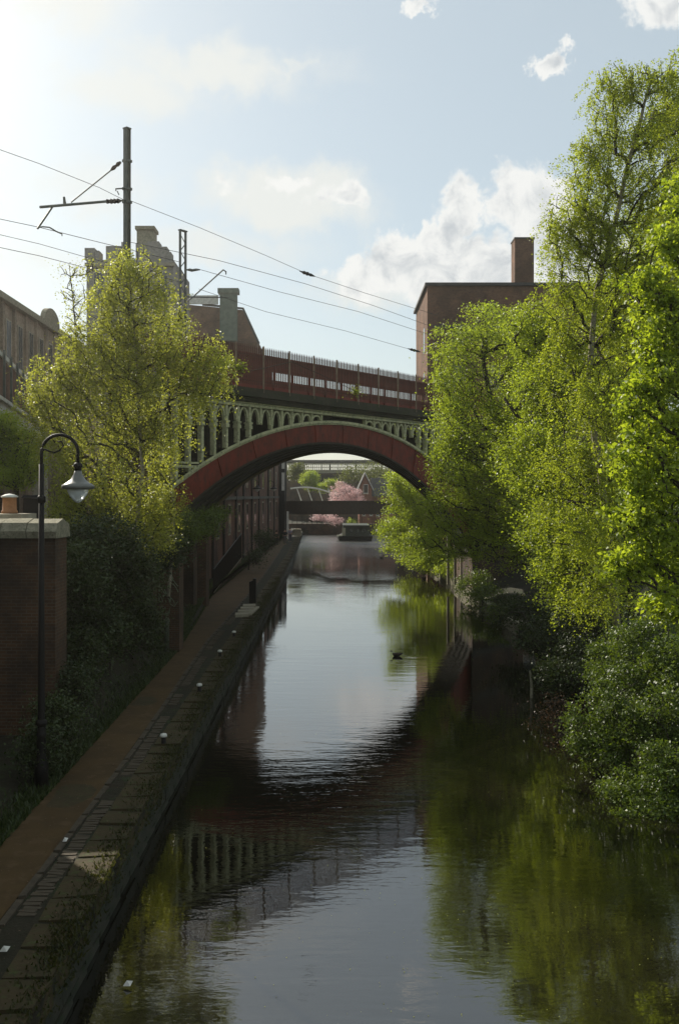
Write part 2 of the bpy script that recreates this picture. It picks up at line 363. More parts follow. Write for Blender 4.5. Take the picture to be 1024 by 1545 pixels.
# canal side walls: courses of stone blocks
blk = [stone_mesh(.78, .3, .27, M_wallst, 40 + s) for s in range(5)]
cw = thing('canal_wall', None, None); cw['kind'] = 'structure'
for c in range(2):
    y = 7.5 + c * .4; k = 0
    while y < 95:
        put('stone_block', blk[(k + c) % 5], (xe(y) - .13 + random.uniform(-.015, .015), y, .28 - c * .3), cw); y += .81; k += 1
mb = MB()
for y0, y1 in zip(range(45, 110, 5), range(50, 115, 5)):
    mb.prism([(xr(y0) - .1, y0, -1), (xr(y1) - .1, y1, -1), (xr(y1) - .1, y1, .55), (xr(y0) - .1, y0, .55)], (.5, 0, 0))
obj('right_bank_wall', mb, M_cap, kind='structure')

# ---------------- the arched iron bridge ----------------
UX = Vector((.594, .805, 0)).normalized(); BA = math.atan2(UX.y, UX.x); BL = Vector((-5.84, 41.4, 0)); BN = Vector((-UX.y, UX.x, 0))
def on_plane(x, y, off):
    """world point on the vertical plane parallel to the bridge face, off metres behind it, seen at photo pixel x, y"""
    r = Vector(((x - CX) / F, 1, (HY - y) / F)); o = BL + BN * off; d = o.dot(BN) / r.dot(BN)
    return Vector((r.x * d, r.y * d, HC + r.z * d))
def S(x, off=0.):
    p = on_plane(x, HY, off); return (Vector((p.x, p.y, 0)) - BL).dot(UX)
def zo(s): return -13.054 + math.sqrt(22.927 ** 2 - (s - 10.28) ** 2)
def zi(s): return -9.695 + math.sqrt(18.627 ** 2 - (s - 9.55) ** 2)
S0, S1 = -2.9, 23.2
br = thing('arch_bridge', 'red and cream cast iron arch railway bridge crossing the canal', 'bridge', tuple(BL), BA)
ss = [S0 + (S1 - S0) * i / 60 for i in range(61)]
WB = 5.0
SK = 1.4                                           # the bridge is skew: each rib stands further along than the one before
def V(s, w_, z): return (s + SK * w_, w_, z)
def VEC(t): return (SK * t, t, 0)
# front rib: red web, cream moulding above it, dark flange beneath
obj('arch_rib', MB().strip([V(s, 0, zo(s)) for s in ss], [V(s, 0, max(zi(s), -.5)) for s in ss], VEC(.35)), M_red, br, False)
def arcmould(dz0, dz1, w0, th, fn=zo): return MB().strip([V(s, w0, fn(s) + dz1) for s in ss], [V(s, w0, fn(s) + dz0) for s in ss], VEC(th))
obj('arch_moulding', arcmould(.004, .13, -.10, .45), M_cream, br, False)
obj('arch_moulding', arcmould(-.06, .0, -.05, .4), M_cream, br, False)
obj('arch_flange', arcmould(-.10, -.003, -.10, .6, zi), M_soffit, br, False)
for k_ in range(1, 12):   # bolted joints between the cast segments
    s_ = S0 + (S1 - S0) * k_ / 12; a_, b_ = zo(s_) - .08, max(zi(s_), 0) + .02
    tx, tz = (s_ - 10.) / 21., 1.; q_ = MB().prism([(s_ - .05, -.003, b_), (s_ + .05, -.003, b_), (s_ + .05 + tx * .9, -.003, a_), (s_ - .05 + tx * .9, -.003, a_)], (0, -.035, 0))
    j_ = obj('joint_plate', q_, M_red, br, False)
for w_ in (1.1, 2.2, 3.3, 4.5):
    r_ = obj('arch_rib', MB().strip([V(s, w_, zo(s) - .1) for s in ss], [V(s, w_, zi(s)) for s in ss], VEC(.3)), M_soffit, br, False)
    obj('rib_flange', arcmould(-.09, -.003, w_ - .12, .55, zi), M_soffit, r_, False)
obj('arch_lining', MB().strip([V(s, .9, zi(s) + .42) for s in ss], [V(s, .9, zi(s) + .34) for s in ss], VEC(3.6)), M_soffit, br, False)
obj('arch_flange', arcmould(-.17, -.095, 4.3, .65, zi), surf('ochre edge', (.16, .12, .05), (.09, .07, .03), 2), br, False)  # far flange strip in a lighter ochre tone
# spandrel arcade
ZT = 10.30
SP = .745
i0 = -1.31
colx = [i0 + SP * i for i in range(-1, 33)]
def shaft(s, zb):
    b_ = MB(); r = .082; zt = ZT - .95
    if zb < zt - .25:
        b_.bb(s - .065, s + .065, -.04, .2, zb, zt)
        b_.bb(s - .11, s + .11, -.08, .22, zt - .10, zt + .04)
        b_.bb(s - .09, s + .09, -.06, .21, zt + .04, zt + .12)
        b_.bb(s - .12, s + .12, -.09, .23, zt + .12, zt + .20)
    return b_
def arch_pts(s, zb, k, r):
    return None
def lancet(s0, s1, zb, thick):
    """pointed arch bar between column centres s0 and s1, drawn as two curved bars meeting at the top"""
    b_ = MB(); mid_ = (s0 + s1) / 2; top = ZT - .10; spring = ZT - .80; wsp = (s1 - s0) / 2
    for sg in (-1, 1):
        pts = []
        for i in range(8):
            t_ = i / 7; a = math.pi / 2 * t_
            xx = mid_ + sg * (wsp - .045) * math.cos(a) ** .8 if i < 7 else mid_
            zz = spring + (top - spring) * math.sin(a) ** 1.05
            pts.append((xx, zz))
        A_, B_ = [], []
        for i, (xx, zz) in enumerate(pts):
            A_.append(V(xx, 0, zz)); B_.append(V(xx + sg * (-thick), 0, max(zz - thick * .8 * i / 7, spring)))
        b_.strip(A_, B_, (0, .14, 0))
    return b_
for i, s in enumerate(colx):
    if s < S0 + .2 or s > 21.5: continue
    zb = zo(s) + .15
    if zb < ZT - 1.15:
        obj('column', shaft(s, zb), M_cream, br, False)
        obj('column_post', MB().bb(s - .06, s + .06, -.03, .17, ZT - .75, ZT - .06), M_cream, br, False)
    elif zb < ZT - .32:
        obj('column', MB().bb(s - .055, s + .055, -.03, .17, zb, ZT - .06), M_cream, br, False)
    zm = zo(s + SP / 2) + .2
    if zm < ZT - .92 : obj('lancet_arch', lancet(s, s + SP, zb, .075), M_cream, br, False)
    elif zm < ZT - .3:
        q = MB(); zc = ZT - .1; zb2 = zm
        for sg in (-1, 1):
            q.strip([V(s + SP / 2 + sg * (SP / 2 - .05) * math.cos(a_), 0, zb2 + (zc - zb2) * math.sin(a_)) for a_ in [math.pi / 2 * i_ / 6 for i_ in range(7)]],
                    [V(s + SP / 2 + sg * (SP / 2 - .13) * math.cos(a_), 0, zb2 + (zc - zb2 - .09) * math.sin(a_)) for a_ in [math.pi / 2 * i_ / 6 for i_ in range(7)]], (0, .12, 0))
        obj('lancet_arch', q, M_cream, br, False)
    # cusp circle in the head between lancets
    if zb < ZT - .6: obj('tracery_ring', MB().tube([V(s + .10 * math.cos(g), .06, ZT - .2 + .09 * math.sin(g)) for g in [2 * math.pi * k_ / 9 for k_ in range(10)]], .018, 4), M_cream, br, False)
obj('top_chord', MB().bb(S0, S1, -.07, .25, ZT - .07, ZT + .05), M_cream, br, False)
obj('top_chord', MB().bb(S0, S1, -.12, .25, ZT + .06, ZT + .12), M_cream, br, False)
obj('tie_rail', MB().bb(S0, .05, -.05, .12, 7.45, 7.56), M_cream, br, False)
obj('tie_rail', MB().bb(S0, -.05, -.05, .12, 7.62, 7.70), M_cream, br, False)
obj('spandrel_back_and_shade_plate', MB().strip([V(s, 1.6, ZT + .1) for s in ss], [V(s, 1.6, zo(s)) for s in ss], VEC(.1)), M_soffit, br, False)  # solid dark plate stands in for the shade behind the open arcade
obj('spandrel_back_and_shade_plate', MB().strip([V(s, 4.55, ZT + .1) for s in ss], [V(s, 4.55, zo(s)) for s in ss], VEC(.2)), M_dred, br, False)
# deck edge
SL, SR = -4.6, 34
obj('deck', MB().prism([V(SL, -.1, ZT + .12), V(SR, -.1, ZT + .12), V(SR, -.1, ZT + .72), V(SL, -.1, ZT + .72)], VEC(WB + .2)), M_deck, br, False)
obj('cornice', MB().bb(SL, SR, -.42, -.1, ZT + .34, ZT + .56), M_deck, br, False)
obj('cornice', MB().bb(SL, SR, -.30, -.1, ZT + .562, ZT + .74), M_deck, br, False)
obj('cornice', MB().bb(SL, SR, -.22, -.1, ZT + .13, ZT + .338), M_deck, br, False)
DK = ZT + .74
# near palisade: posts, rails and pointed pales, each pale a piece
fen = thing('palisade_fence', 'rust red spiked palisade fence along the near edge of the arch bridge deck', 'fence', tuple(BL), BA)
FT = 12.93
M_pale_ = surf('rusty pale', (.13, .04, .024), (.08, .03, .018), 3, .75, spec=.3)
pal = MB(); hh = FT - .15 - DK
pal.poly([(-.032, -.012, 0), (.032, -.012, 0), (.032, .012, 0), (-.032, .012, 0), (-.032, -.012, hh - .1), (.032, -.012, hh - .1), (.032, .012, hh - .1), (-.032, .012, hh - .1), (0, 0, hh + .03)],
         [(0, 3, 2, 1), (0, 1, 5, 4), (1, 2, 6, 5), (2, 3, 7, 6), (3, 0, 4, 7), (4, 5, 8), (5, 6, 8), (6, 7, 8), (7, 4, 8)])
palm = mesh(pal, M_pale_, False, 'pale')
s = -4.4; k = 0
while s < 21.8 and k < 298:
    put('pale', palm, (s, -.2, DK + .15 + random.uniform(-.01, .01)), fen); s += .128; k += 1
M_post = surf('post paint', (.34, .25, .17), (.22, .15, .1), 3)
for i in range(13):
    s_ = S(349 + 0) + 1.82 * (i - 3)
    obj('post', MB().bb(s_ - .022, s_ + .022, -.30, -.235, DK - .3, FT + .02), M_post, fen, False)
obj('rail', MB().bb(-4.5, 22, -.185, -.14, DK + .3, DK + .36), M_pale_, fen, False)
obj('rail', MB().bb(-4.5, 22, -.185, -.14, FT - .45, FT - .39), M_pale_, fen, False)
# far parapet: lower plate, gap of sky, deep upper girder
par = thing('parapet_girder', 'dark red plate girder parapet on the far side of the arch bridge deck', 'girder', tuple(BL), BA)
za, zb_, zc_ = 12.42, 12.86, 14.05
g0 = S(410, 4.85)
obj('girder_plate', MB().bb(g0 + .0, SR, 4.8, 4.95, DK + .01, za), M_dred, par, False)
obj('girder_plate', MB().bb(2.4, g0 - .01, 4.8, 4.95, DK + .01, zb_), M_dred, par, False)
obj('girder_beam', MB().bb(2.4, SR, 4.78, 4.98, zb_ + .003, zc_ - .5), M_dred, par, False)
obj('girder_flange', MB().bb(2.4, SR, 4.6, 5.1, zc_ - .495, zc_ - .42), M_dred, par, False)
for i in range(20):
    s_ = g0 + .01 + 1.5 * i
    if s_ < SR: obj('stiffener', MB().bb(s_, s_ + .07, 4.70, 4.795, DK + .01, zc_ - .5), M_dred, par, False)
# abutments
def abut(s0, s1, lab):
    a_ = thing('bridge_abutment', lab, 'abutment', tuple(BL), BA)
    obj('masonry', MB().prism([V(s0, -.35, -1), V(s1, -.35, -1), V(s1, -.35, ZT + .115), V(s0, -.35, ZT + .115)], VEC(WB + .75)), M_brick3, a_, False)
    for zz in (3., 5.6, 8.2): obj('string_course', MB().bb(s0 - .56, s1 - .5, -.43, -.352, zz, zz + .3), M_wallst, a_, False)
    return a_
abut(-4.6, -2.92, 'dark brick abutment at the left end of the arch bridge, behind the birch')
abut(23.2, 30, 'dark brick abutment at the right end of the arch bridge, hidden in the trees')

# weeds on the deck edge
# ---------------- overhead line: masts, arms, wires ----------------
def seg(points, off): return [on_plane(x, y, off) for x, y in points]
def tang(a, b, off, r, n=6): return MB().tube(seg([a, b], off), r, n)
mo = 0.35
base = on_plane(192, 500, mo); base.z = DK
ma = thing('catenary_mast', 'tall grey steel overhead line mast with a jointed arm pointing left', 'mast', tuple(base), BA)
top = on_plane(192, 195, mo)
hm = top.z - DK
obj('mast_post', MB().bb(-.09, .09, -.02, .02, 0, hm).bb(-.105, -.08, -.10, .10, 0, hm).bb(.08, .105, -.10, .10, 0, hm), M_steel, ma, False)
obj('cap_plate', MB().bb(-.12, .12, -.12, .12, hm, hm + .05), M_steel, ma, False)
for yb in (243, 285, 305):
    zb0 = on_plane(192, yb, mo).z - DK
    obj('clamp', MB().bb(-.14, .15, -.13, .13, zb0 - .05, zb0 + .05), M_steel, ma, False)
obj('arm_tube', MB().tube(seg([(160, 304), (61, 312.5)], mo), .05, 8), M_steel, ma)
obj('insulator', MB().tube(seg([(182, 303), (178, 303.2), (177, 303.3), (173, 303.5), (172, 303.6), (168, 303.8), (167, 303.8), (162, 304)], mo), [.05, .1, .06, .1, .06, .1, .06, .09], 8), M_wood, ma)
obj('arm_tube', MB().tube(seg([(182, 303), (188, 302)], mo), .04, 6), M_steel, ma)
obj('stay_rod', MB().tube(seg([(180, 247), (108, 305)], mo), .028, 6), M_steel, ma)
obj('insulator', MB().tube(seg([(182, 245), (178, 248), (176, 250), (172, 253), (168, 256.5)], mo), [.05, .085, .05, .085, .04], 8), M_wood, ma)
obj('drop_bracket', MB().tube(seg([(80, 311), (70, 326), (57, 345)], mo), .04, 6), M_steel, ma)
obj('steady_arm', MB().tube(seg([(57, 344), (64, 342), (75, 343), (85, 349), (94, 353), (94, 356)], mo), .025, 6), M_steel, ma)
obj('wire_clamp', MB().tube(seg([(98, 307), (97, 297)], mo), [.06, .04], 6), M_steel, ma)
obj('bracket', MB().tube(seg([(188, 284), (175, 285), (175, 288)], mo), .03, 6).tube(seg([(177, 288), (180, 294)], mo), .02, 5), M_steel, ma)
# lattice mast, farther
lo = 9.
b2 = on_plane(276, 560, lo); z2t = on_plane(276, 349, lo).z; z2b = 10.5
lm = thing('lattice_mast', 'grey lattice steel mast standing right of the tall plain mast', 'mast', (b2.x, b2.y, z2b), BA)
hw = .2; h2 = z2t - z2b
for sg in (-1, 1): obj('chord', MB().bb(sg * hw - .035, sg * hw + .035, -.06, .06, 0, h2), M_lattice, lm, False)
z = .3; k = 0
while z < h2 - .35:
    obj('brace', MB().tube([(-hw if k % 2 else hw, 0, z), (hw if k % 2 else -hw, 0, z + .45)], .03, 4), M_lattice, lm, False); z += .45; k += 1
obj('cap_plate', MB().bb(-.26, .26, -.1, .1, h2, h2 + .06), M_lattice, lm, False)
obj('insulator', MB().tube(seg([(282, 407), (286, 407), (290, 408), (296, 407), (302, 407)], lo), [.04, .08, .08, .08, .03], 6), M_lattice, lm)
obj('stay_rod', MB().tube(seg([(282, 455), (290, 449), (337, 407), (341, 410), (341, 414)], lo), .04, 6), M_lattice, lm)
obj('arm_tube', MB().tube(seg([(282, 448), (345, 449)], lo), .035, 6), M_lattice, lm)
# wires
wires = [([(195, 302), (300, 343), (400, 385), (463, 413), (550, 442), (660, 476)], .4, 'overhead wire running from the tall mast past an insulator to the brick block'),
         ([(303, 407), (420, 440), (540, 470), (660, 509)], 9, 'overhead wire running right from the lattice mast stub'),
         ([(195, 365), (330, 393), (460, 428), (560, 460), (660, 496)], 7, 'thin overhead wire crossing the sky between the two higher wires'),
         ([(300, 436), (400, 470), (520, 499), (625, 529), (660, 536)], 4, 'lowest overhead wire over the bridge, with an insulator at its right end'),
         ([(-30, 215), (60, 247), (150, 283), (188, 302)], .4, 'topmost overhead wire entering from the left edge'),
         ([(-30, 324), (60, 343), (140, 363), (270, 395)], 6, 'upper of the pair of thin wires left of the masts'),
         ([(-30, 347), (60, 368), (130, 388), (270, 425)], 4, 'lower wire of the pair left of the masts'),
         ([(-30, 367), (60, 386), (130, 404), (270, 440)], 9, 'lowest thin wire left of the masts, above the station building roof')]
M_wire = surf('wire', (.06, .06, .055), (.05, .05, .045), 1)
for pts, off, lab in wires:
    o = obj('overhead_wire', MB().tube(seg(pts, off), .011 if off < 5 else .014, 4), M_wire, label=lab, category='wire', group='overhead wires')
for (a_, b_, off, lab) in (((452, 409), (475, 417), .4, 'dark insulator on the long wire in the middle of the sky'), ((615, 526), (634, 531), 4, 'dark insulator on the low wire just left of the brick block')):
    p, q = on_plane(*a_, off), on_plane(*b_, off); pts = [p.lerp(q, t_) for t_ in (0, .2, .3, .4, .5, .6, .7, 1)]
    obj('insulator', MB().tube(pts, [.02, .05, .09, .05, .1, .05, .08, .02], 8), M_black, label=lab, category='insulator')

# ---------------- building blocks ----------------
def window_set(par_, x, y, z0, wd, h, nrm='y', pane=None, frame=None, bars=True):
    """window in a wall facing -Y: frame, pane, glazing bar and sill; parts sit proud of the wall by a few cm"""
    fr = obj('window', MB().bb(x - wd / 2, x + wd / 2, y - .05, y - .003, z0, z0 + h), frame or M_pale, par_)
    obj('pane', MB().bb(x - wd / 2 + .08, x + wd / 2 - .08, y - .056, y - .051, z0 + .08, z0 + h - .08), pane or M_glass, fr)
    obj('sill', MB().bb(x - wd / 2 - .1, x + wd / 2 + .1, y - .14, y - .057, z0 - .12, z0 - .003), M_pale, fr)
M_glass = surf('dark glass', (.02, .022, .024), (.03, .032, .034), 1, .12, spec=.8)
# brick block right of the bridge
bt = thing('brick_warehouse', 'dark brown brick block with a tall chimney stack, beyond the right end of the bridge', 'building', (12, 88, 0))
y0 = 85.; xl0 = (643.5 - CX) * 86 / F; zt0 = HC + (HY - 427) * 85 / F
obj('wall', MB().bb(xl0, 24, y0, y0 + 13, .3, zt0 - .25), M_brick2, bt)
obj('wall', MB().bb(xl0 - .05, xl0 + .42, y0 - .12, y0 - .003, .3, zt0 - .25), M_brick2, bt, label='corner pilaster')
obj('roof_edge', MB().bb(xl0 - .25, 24.2, y0 - .25, y0 + 13.2, zt0 - .247, zt0), M_slate, bt)
obj('string_course', MB().bb(xl0 + .45, 24, y0 - .14, y0 - .003, zt0 - 3.9, zt0 - 3.6), M_slate, bt)
ch = obj('chimney', MB().bb((775 - CX) * 86 / F, (803.5 - CX) * 86 / F, y0 + .6, y0 + 2.4, zt0 + .003, HC + (HY - 362) * 86 / F), M_brick2, bt)
obj('chimney_cap', MB().bb((774 - CX) * 86 / F, (804.5 - CX) * 86 / F, y0 + .5, y0 + 2.5, HC + (HY - 362) * 86 / F + .003, HC + (HY - 360) * 86 / F), M_slate, ch)
for i, zz in enumerate((19.0, 15., 11.)): obj('window', MB().bb(xl0 - .02, xl0 - .003, y0 + 3, y0 + 4.2, zz, zz + 2.2), M_glass, bt)
for zz in (15.5, 11.5, 7.5):
    for xx in (10.2, 13.2, 16.2): window_set(bt, xx, y0, zz, 1.1, 2.)
# castellated turret block behind the left birch
M_grey = brickmat('veiled grey brick', (.36, .34, .30), (.31, .29, .25), (.27, .25, .22), sootamt=.25)  # lightened: the glare veil over the tower is put into this colour
ct = thing('castellated_block', 'grey castellated tower block behind the left birch, boxy stack on top', 'building', (-15, 76, 0))
def X(x, d): return (x - CX) * d / F
def Z(y, d): return HC - (y - HY) * d / F
dd = 75.
obj('wall', MB().bb(X(131, dd), X(262, dd), dd, dd + 8, 4, Z(392, dd)), M_grey, ct)
for (a_, b_, yt) in ((128, 143, 374), (143.5, 150, 378), (160, 183, 371), (183.3, 192, 365), (205, 222, 367), (222.3, 240, 364), (240.3, 252, 372), (252.3, 258, 380)):
    obj('battlement', MB().bb(X(a_, dd), X(b_, dd), dd + .003, dd + 1.2, Z(392, dd) + .003, Z(yt, dd)), M_grey, ct)
obj('string_course', MB().bb(X(129, dd), X(264, dd), dd - .2, dd - .003, Z(402, dd), Z(397, dd)), M_pale, ct)
st = obj('stack', MB().bb(X(200, dd), X(226, dd), dd + 1.6, dd + 3, Z(392, dd), Z(338, dd)), M_cap, ct)
obj('stack_cap', MB().bb(X(198, dd), X(228, dd), dd + 1.4, dd + 3.2, Z(338, dd) + .003, Z(333, dd)), M_cap, st)
for xx in (150, 180, 215, 245):
    window_set(ct, X(xx, dd), dd, Z(450, dd), .9, 2.)
    window_set(ct, X(xx, dd), dd, Z(520, dd), .9, 2.)
# long station-like building at far left, receding to the right
A_ = Vector((X(-60, 48), 48, 0)); B_ = Vector((X(128, 74), 74, 0)); dv = (B_ - A_); ln = dv.length; ra = math.atan2(dv.y, dv.x)
za1 = 15.9
sb = thing('station_building', 'long pale brick building with tall windows and a curved gable at the far left', 'building', tuple(A_), ra)
M_buff = brickmat('veiled buff brick', (.46, .36, .26), (.40, .31, .22), (.24, .2, .15), sootamt=.4)  # washed-out look from the glare is mixed into the brick tones
zt1 = HC + (HY - 443) * (48 + (74 - 48) * 60 / 188) / F
obj('wall', MB().bb(0, ln, 0, 7, 3, zt1 - .8), M_buff, sb, False)
obj('cornice', MB().bb(-.3, ln + .3, -.35, 7.3, zt1 - .797, zt1 - .45), M_cap, sb, False)
obj('roof', MB().prism([(-.3, -.3, zt1 - .447), (-.3, 3.5, zt1 + .35), (-.3, 7.3, zt1 - .447)], (ln + .6, 0, 0)), M_slate, sb, False)
gx = ln * .60
obj('curved_gable', MB().prism([(gx + 1.8 * math.cos(a), -.36, zt1 - .45 + .95 * math.sin(a)) for a in [math.pi * i / 14 for i in range(15)]], (0, .3, 0)), M_cap, sb, False)
for i in range(13):
    xw = .9 + i * 2.2
    if xw > ln - .8: break
    wn = obj('window', MB().bb(xw - .5, xw + .5, -.06, -.003, zt1 - 4.2, zt1 - 1.6), M_pale, sb, False)
    obj('pane', MB().bb(xw - .38, xw - .03, -.068, -.063, zt1 - 4.1, zt1 - 1.7), M_glass, wn, False); obj('pane', MB().bb(xw + .03, xw + .38, -.068, -.063, zt1 - 4.1, zt1 - 1.7), M_glass, wn, False)
    obj('pilaster', MB().bb(xw + .85, xw + 1.2, -.15, -.003, 3, zt1 - .8), M_buff, sb, False)
obj('string_course', MB().bb(0, ln, -.2, -.151, zt1 - 4.9, zt1 - 4.6), M_cap, sb, False)
# steep roofed brick building with a green chimney above the bridge
rb = thing('mansard_building', 'brown brick building with a steep roof and green chimney above the bridge parapet', 'building', (-12, 100, 0))
d3 = 125.
obj('wall', MB().bb(X(236, d3), X(388, d3), d3, d3 + 14, PZ, Z(517, d3)), M_brick2, rb)
obj('roof', MB().prism([(X(236, d3) - .2, d3 - .2, Z(517, d3) + .003), (X(389, d3), d3 - .2, Z(517, d3) + .003), (X(366, d3), d3 - .2, Z(468, d3)), (X(306, d3), d3 - .2, Z(462, d3)), (X(236, d3), d3 - .2, Z(456, d3))], (0, 13.6, 0)), M_brick2, rb)
obj('coping', MB().tube([(X(391, d3), d3 - .3, Z(519, d3)), (X(367, d3), d3 - .3, Z(466, d3)), (X(306, d3), d3 - .3, Z(460, d3))], .16, 5), M_slate, rb)
cc = obj('chimney', MB().bb(X(334, d3), X(359, d3), d3 - 1.6, d3 - .4, Z(517, d3), Z(446, d3)), M_copper, rb)
obj('chimney_cap', MB().bb(X(331, d3), X(362, d3), d3 - 1.8, d3 - .2, Z(446, d3) + .003, Z(439, d3)), M_copper, cc)
obj('parapet', MB().bb(X(262, d3), X(330, d3), d3 - .6, d3 - .3, Z(460, d3), Z(447, d3)), M_white, rb)
# tall warehouse wall along the towpath beyond the arch
wh = thing('towpath_warehouse', 'long dark red brick warehouse wall with drainpipes beside the towpath beyond the arch', 'building', (-8, 62, PZ))
def xw_(y): return -8.1 - (y - 58) * .004
obj('wall', MB().bb(-14, -8.1, 60, 138, PZ - .3, 11), M_brick, wh)
M_pipe = surf('pipe paint', (.02, .018, .016), (.03, .026, .022), 2, .6)
for y in (63, 69, 77, 83, 91, 99, 112, 122): obj('drainpipe', MB().tube([(-8.0, y, PZ), (-8.0, y, 10.9)], .09, 6), M_pipe, wh)
for y in (66, 73, 80, 87, 95, 105, 116, 127):
    for zz in (3.4, 7.):
        wn = obj('window', MB().bb(-8.097, -8.05, y - .8, y + .8, zz, zz + 2.3), M_cap, wh)
        obj('pane', MB().bb(-8.048, -8.035, y - .65, y + .65, zz + .15, zz + 2.15), M_glass, wn)
obj('hoist_bay', MB().bb(-8.09, -7.3, 133, 134, PZ, 11), M_black, wh)
obj('hoist_bay', MB().bb(-8.09, -7.3, 136.6, 137.4, PZ, 11), M_black, wh)
for zz in ((7.0, 9.4), (9.9, 10.9)): obj('glazing_sky_reflection', MB().bb(-7.72, -7.33, 132.9, 132.97, zz[0], zz[1]), M_white, wh)  # plain white paint stands in for sky reflected in the glazing
obj('string_course', MB().bb(-8.097, -7.95, 60, 132, 6.0, 6.25), M_wallst, wh)

# ---------------- far end: footbridge, boat, house, arch bridge, viaduct ----------------
d4 = 134.
fb = thing('beam_footbridge', 'dark brown flat beam footbridge across the canal behind the arch', 'footbridge', (0, d4, 0))
obj('beam', MB().bb(X(408, d4), X(640, d4), d4, d4 + .5, Z(776, d4), Z(757, d4)), M_wood, fb)
obj('flange', MB().bb(X(408, d4), X(640, d4), d4 - .15, d4 + .65, Z(757, d4) + .003, Z(756, d4) + .05), M_wood, fb)
obj('beam', MB().bb(X(408, d4), X(640, d4), d4 + 1.9, d4 + 2.3, Z(776, d4), Z(757, d4)), M_wood, fb)
obj('deck', MB().bb(X(408, d4), X(640, d4), d4 + .503, d4 + 1.897, Z(776, d4), Z(774, d4)), M_wood, fb)
for xx in (412, 600): obj('pier', MB().bb(X(xx, d4), X(xx + 10, d4), d4 + .2, d4 + 2, 0, Z(776, d4) - .003), M_brick3, fb)
for i in range(9):
    xs_ = X(425 + i * 24, d4); obj('stiffener', MB().bb(xs_, xs_ + .09, d4 - .06, d4 - .003, Z(775, d4), Z(757.5, d4)), M_wood, fb)
bo = thing('narrowboat', 'dark green narrowboat with a cream front moored under the flat footbridge', 'boat', tuple(P(532, 817, 139)), 0)
bd = 139.
obj('hull', MB().poly([(X(507, bd), bd + 1, .55), (X(512, bd), bd, -.1), (X(560, bd), bd - .4, -.1), (X(562, bd), bd - .4, .65), (X(510, bd), bd - .1, .6), (X(516, bd), bd + 14, .6), (X(560, bd), bd + 14, .6), (X(516, bd), bd + 14, -.1), (X(560, bd), bd + 14, -.1)],
    [(1, 2, 3, 4), (0, 1, 4), (2, 8, 6, 3), (0, 4, 3, 6, 5), (0, 5, 7, 1), (5, 6, 8, 7)]), M_black, bo)
obj('cabin', MB().box((X(537, bd), bd + 6, 1.35), (3.9, 11, 1.5), 0, .93), M_grn, bo)
obj('cabin_front', MB().box((X(518.5, bd), bd + .38, 1.25), (.5, .1, 1.1), 0, .95), M_creamboat, bo)
obj('roof', MB().box((X(537, bd), bd + 6, 2.13), (3.8, 11.2, .07)), M_grn, bo)
obj('foredeck', MB().box((X(512, bd), bd + .1, .72), (.8, .9, .16)), M_creamboat, bo)
for i in range(3): obj('porthole', MB().bb(X(529 + i * 10, bd) - .2, X(529 + i * 10, bd) + .2, bd + .30, bd + .36, 1.25, 1.6), M_glass, bo)
# gabled house
hd = 165.
hs = thing('gabled_house', 'small red brick house end with a steep white edged gable behind the boat', 'house', (X(556, hd), hd, 1))
ap = (X(550.5, hd), Z(716, hd)); gl = (X(541.5, hd), Z(738, hd)); gr = (X(560.5, hd), Z(738, hd))
obj('wall', MB().prism([(gl[0], hd, 1), (gr[0], hd, 1), (gr[0], hd, gr[1]), (ap[0], hd, ap[1]), (gl[0], hd, gl[1])], (0, 9, 0)), M_pink, hs)
obj('wall', MB().bb(gr[0] + .003, gr[0] + 4, hd + 2, hd + 9, 1, gr[1] - 1.2), M_pink, hs)
obj('roof', MB().prism([(gr[0] + .01, hd + 1.7, gr[1] - 1.2), (gr[0] + 4.3, hd + 1.7, gr[1] - 1.2), (gr[0] + 4.3, hd + 5.5, gr[1] + 1.8), (gr[0] + .01, hd + 5.5, gr[1] + 1.8)], (0, .1, .2)), M_slate, hs)
for e_, sg in ((gl, -1), (gr, 1)):
    a_ = Vector((ap[0], hd - .25, ap[1] + .12)); b_ = Vector((e_[0] + sg * .3, hd - .25, e_[1] - .3))
    obj('bargeboard', MB().prism([a_, b_, b_ + Vector((0, 0, .3)), a_ + Vector((0, 0, .3))], (0, .24, 0)), M_white, hs)
    obj('roof', MB().prism([a_ + Vector((0, .25, .18)), b_ + Vector((0, .25, .18)), b_ + Vector((0, .25, .32)), a_ + Vector((0, .25, .32))], (0, 9.2, 0)), M_slate, hs)
window_set(hs, ap[0] + .1, hd, 6.7, .8, 1.5, frame=M_white)
for xx in (-1.2, .0, 1.1): window_set(hs, ap[0] + 1 + xx, hd, 3., .5, 1., frame=M_white)
# white curved footbridge
md = 172.
wb = thing('curved_footbridge', 'slim white curved arch footbridge with slanting hangers, beyond the flat footbridge', 'footbridge', (X(470, md), md, 0))
obj('arch_tube', MB().tube([(X(438 + 70 * t_, md), md, Z(738.5 - 3.5 * math.sin(math.pi * min(1, t_ * 1.0 + .12)) + 8 * t_ ** 3, md)) for t_ in [i / 14 for i in range(15)]], .16, 6), M_white, wb)
for i, (xa, xb) in enumerate(((448, 455), (464, 471), (480, 487), (495, 500))):
    obj('hanger', MB().tube([(X(xa, md), md, Z(737, md)), (X(xb, md), md, Z(757, md))], .09, 5), M_white, wb)
obj('deck', MB().bb(X(436, md), X(520, md), md - 1, md + 1, Z(764, md), Z(760, md)), M_gird, wb)
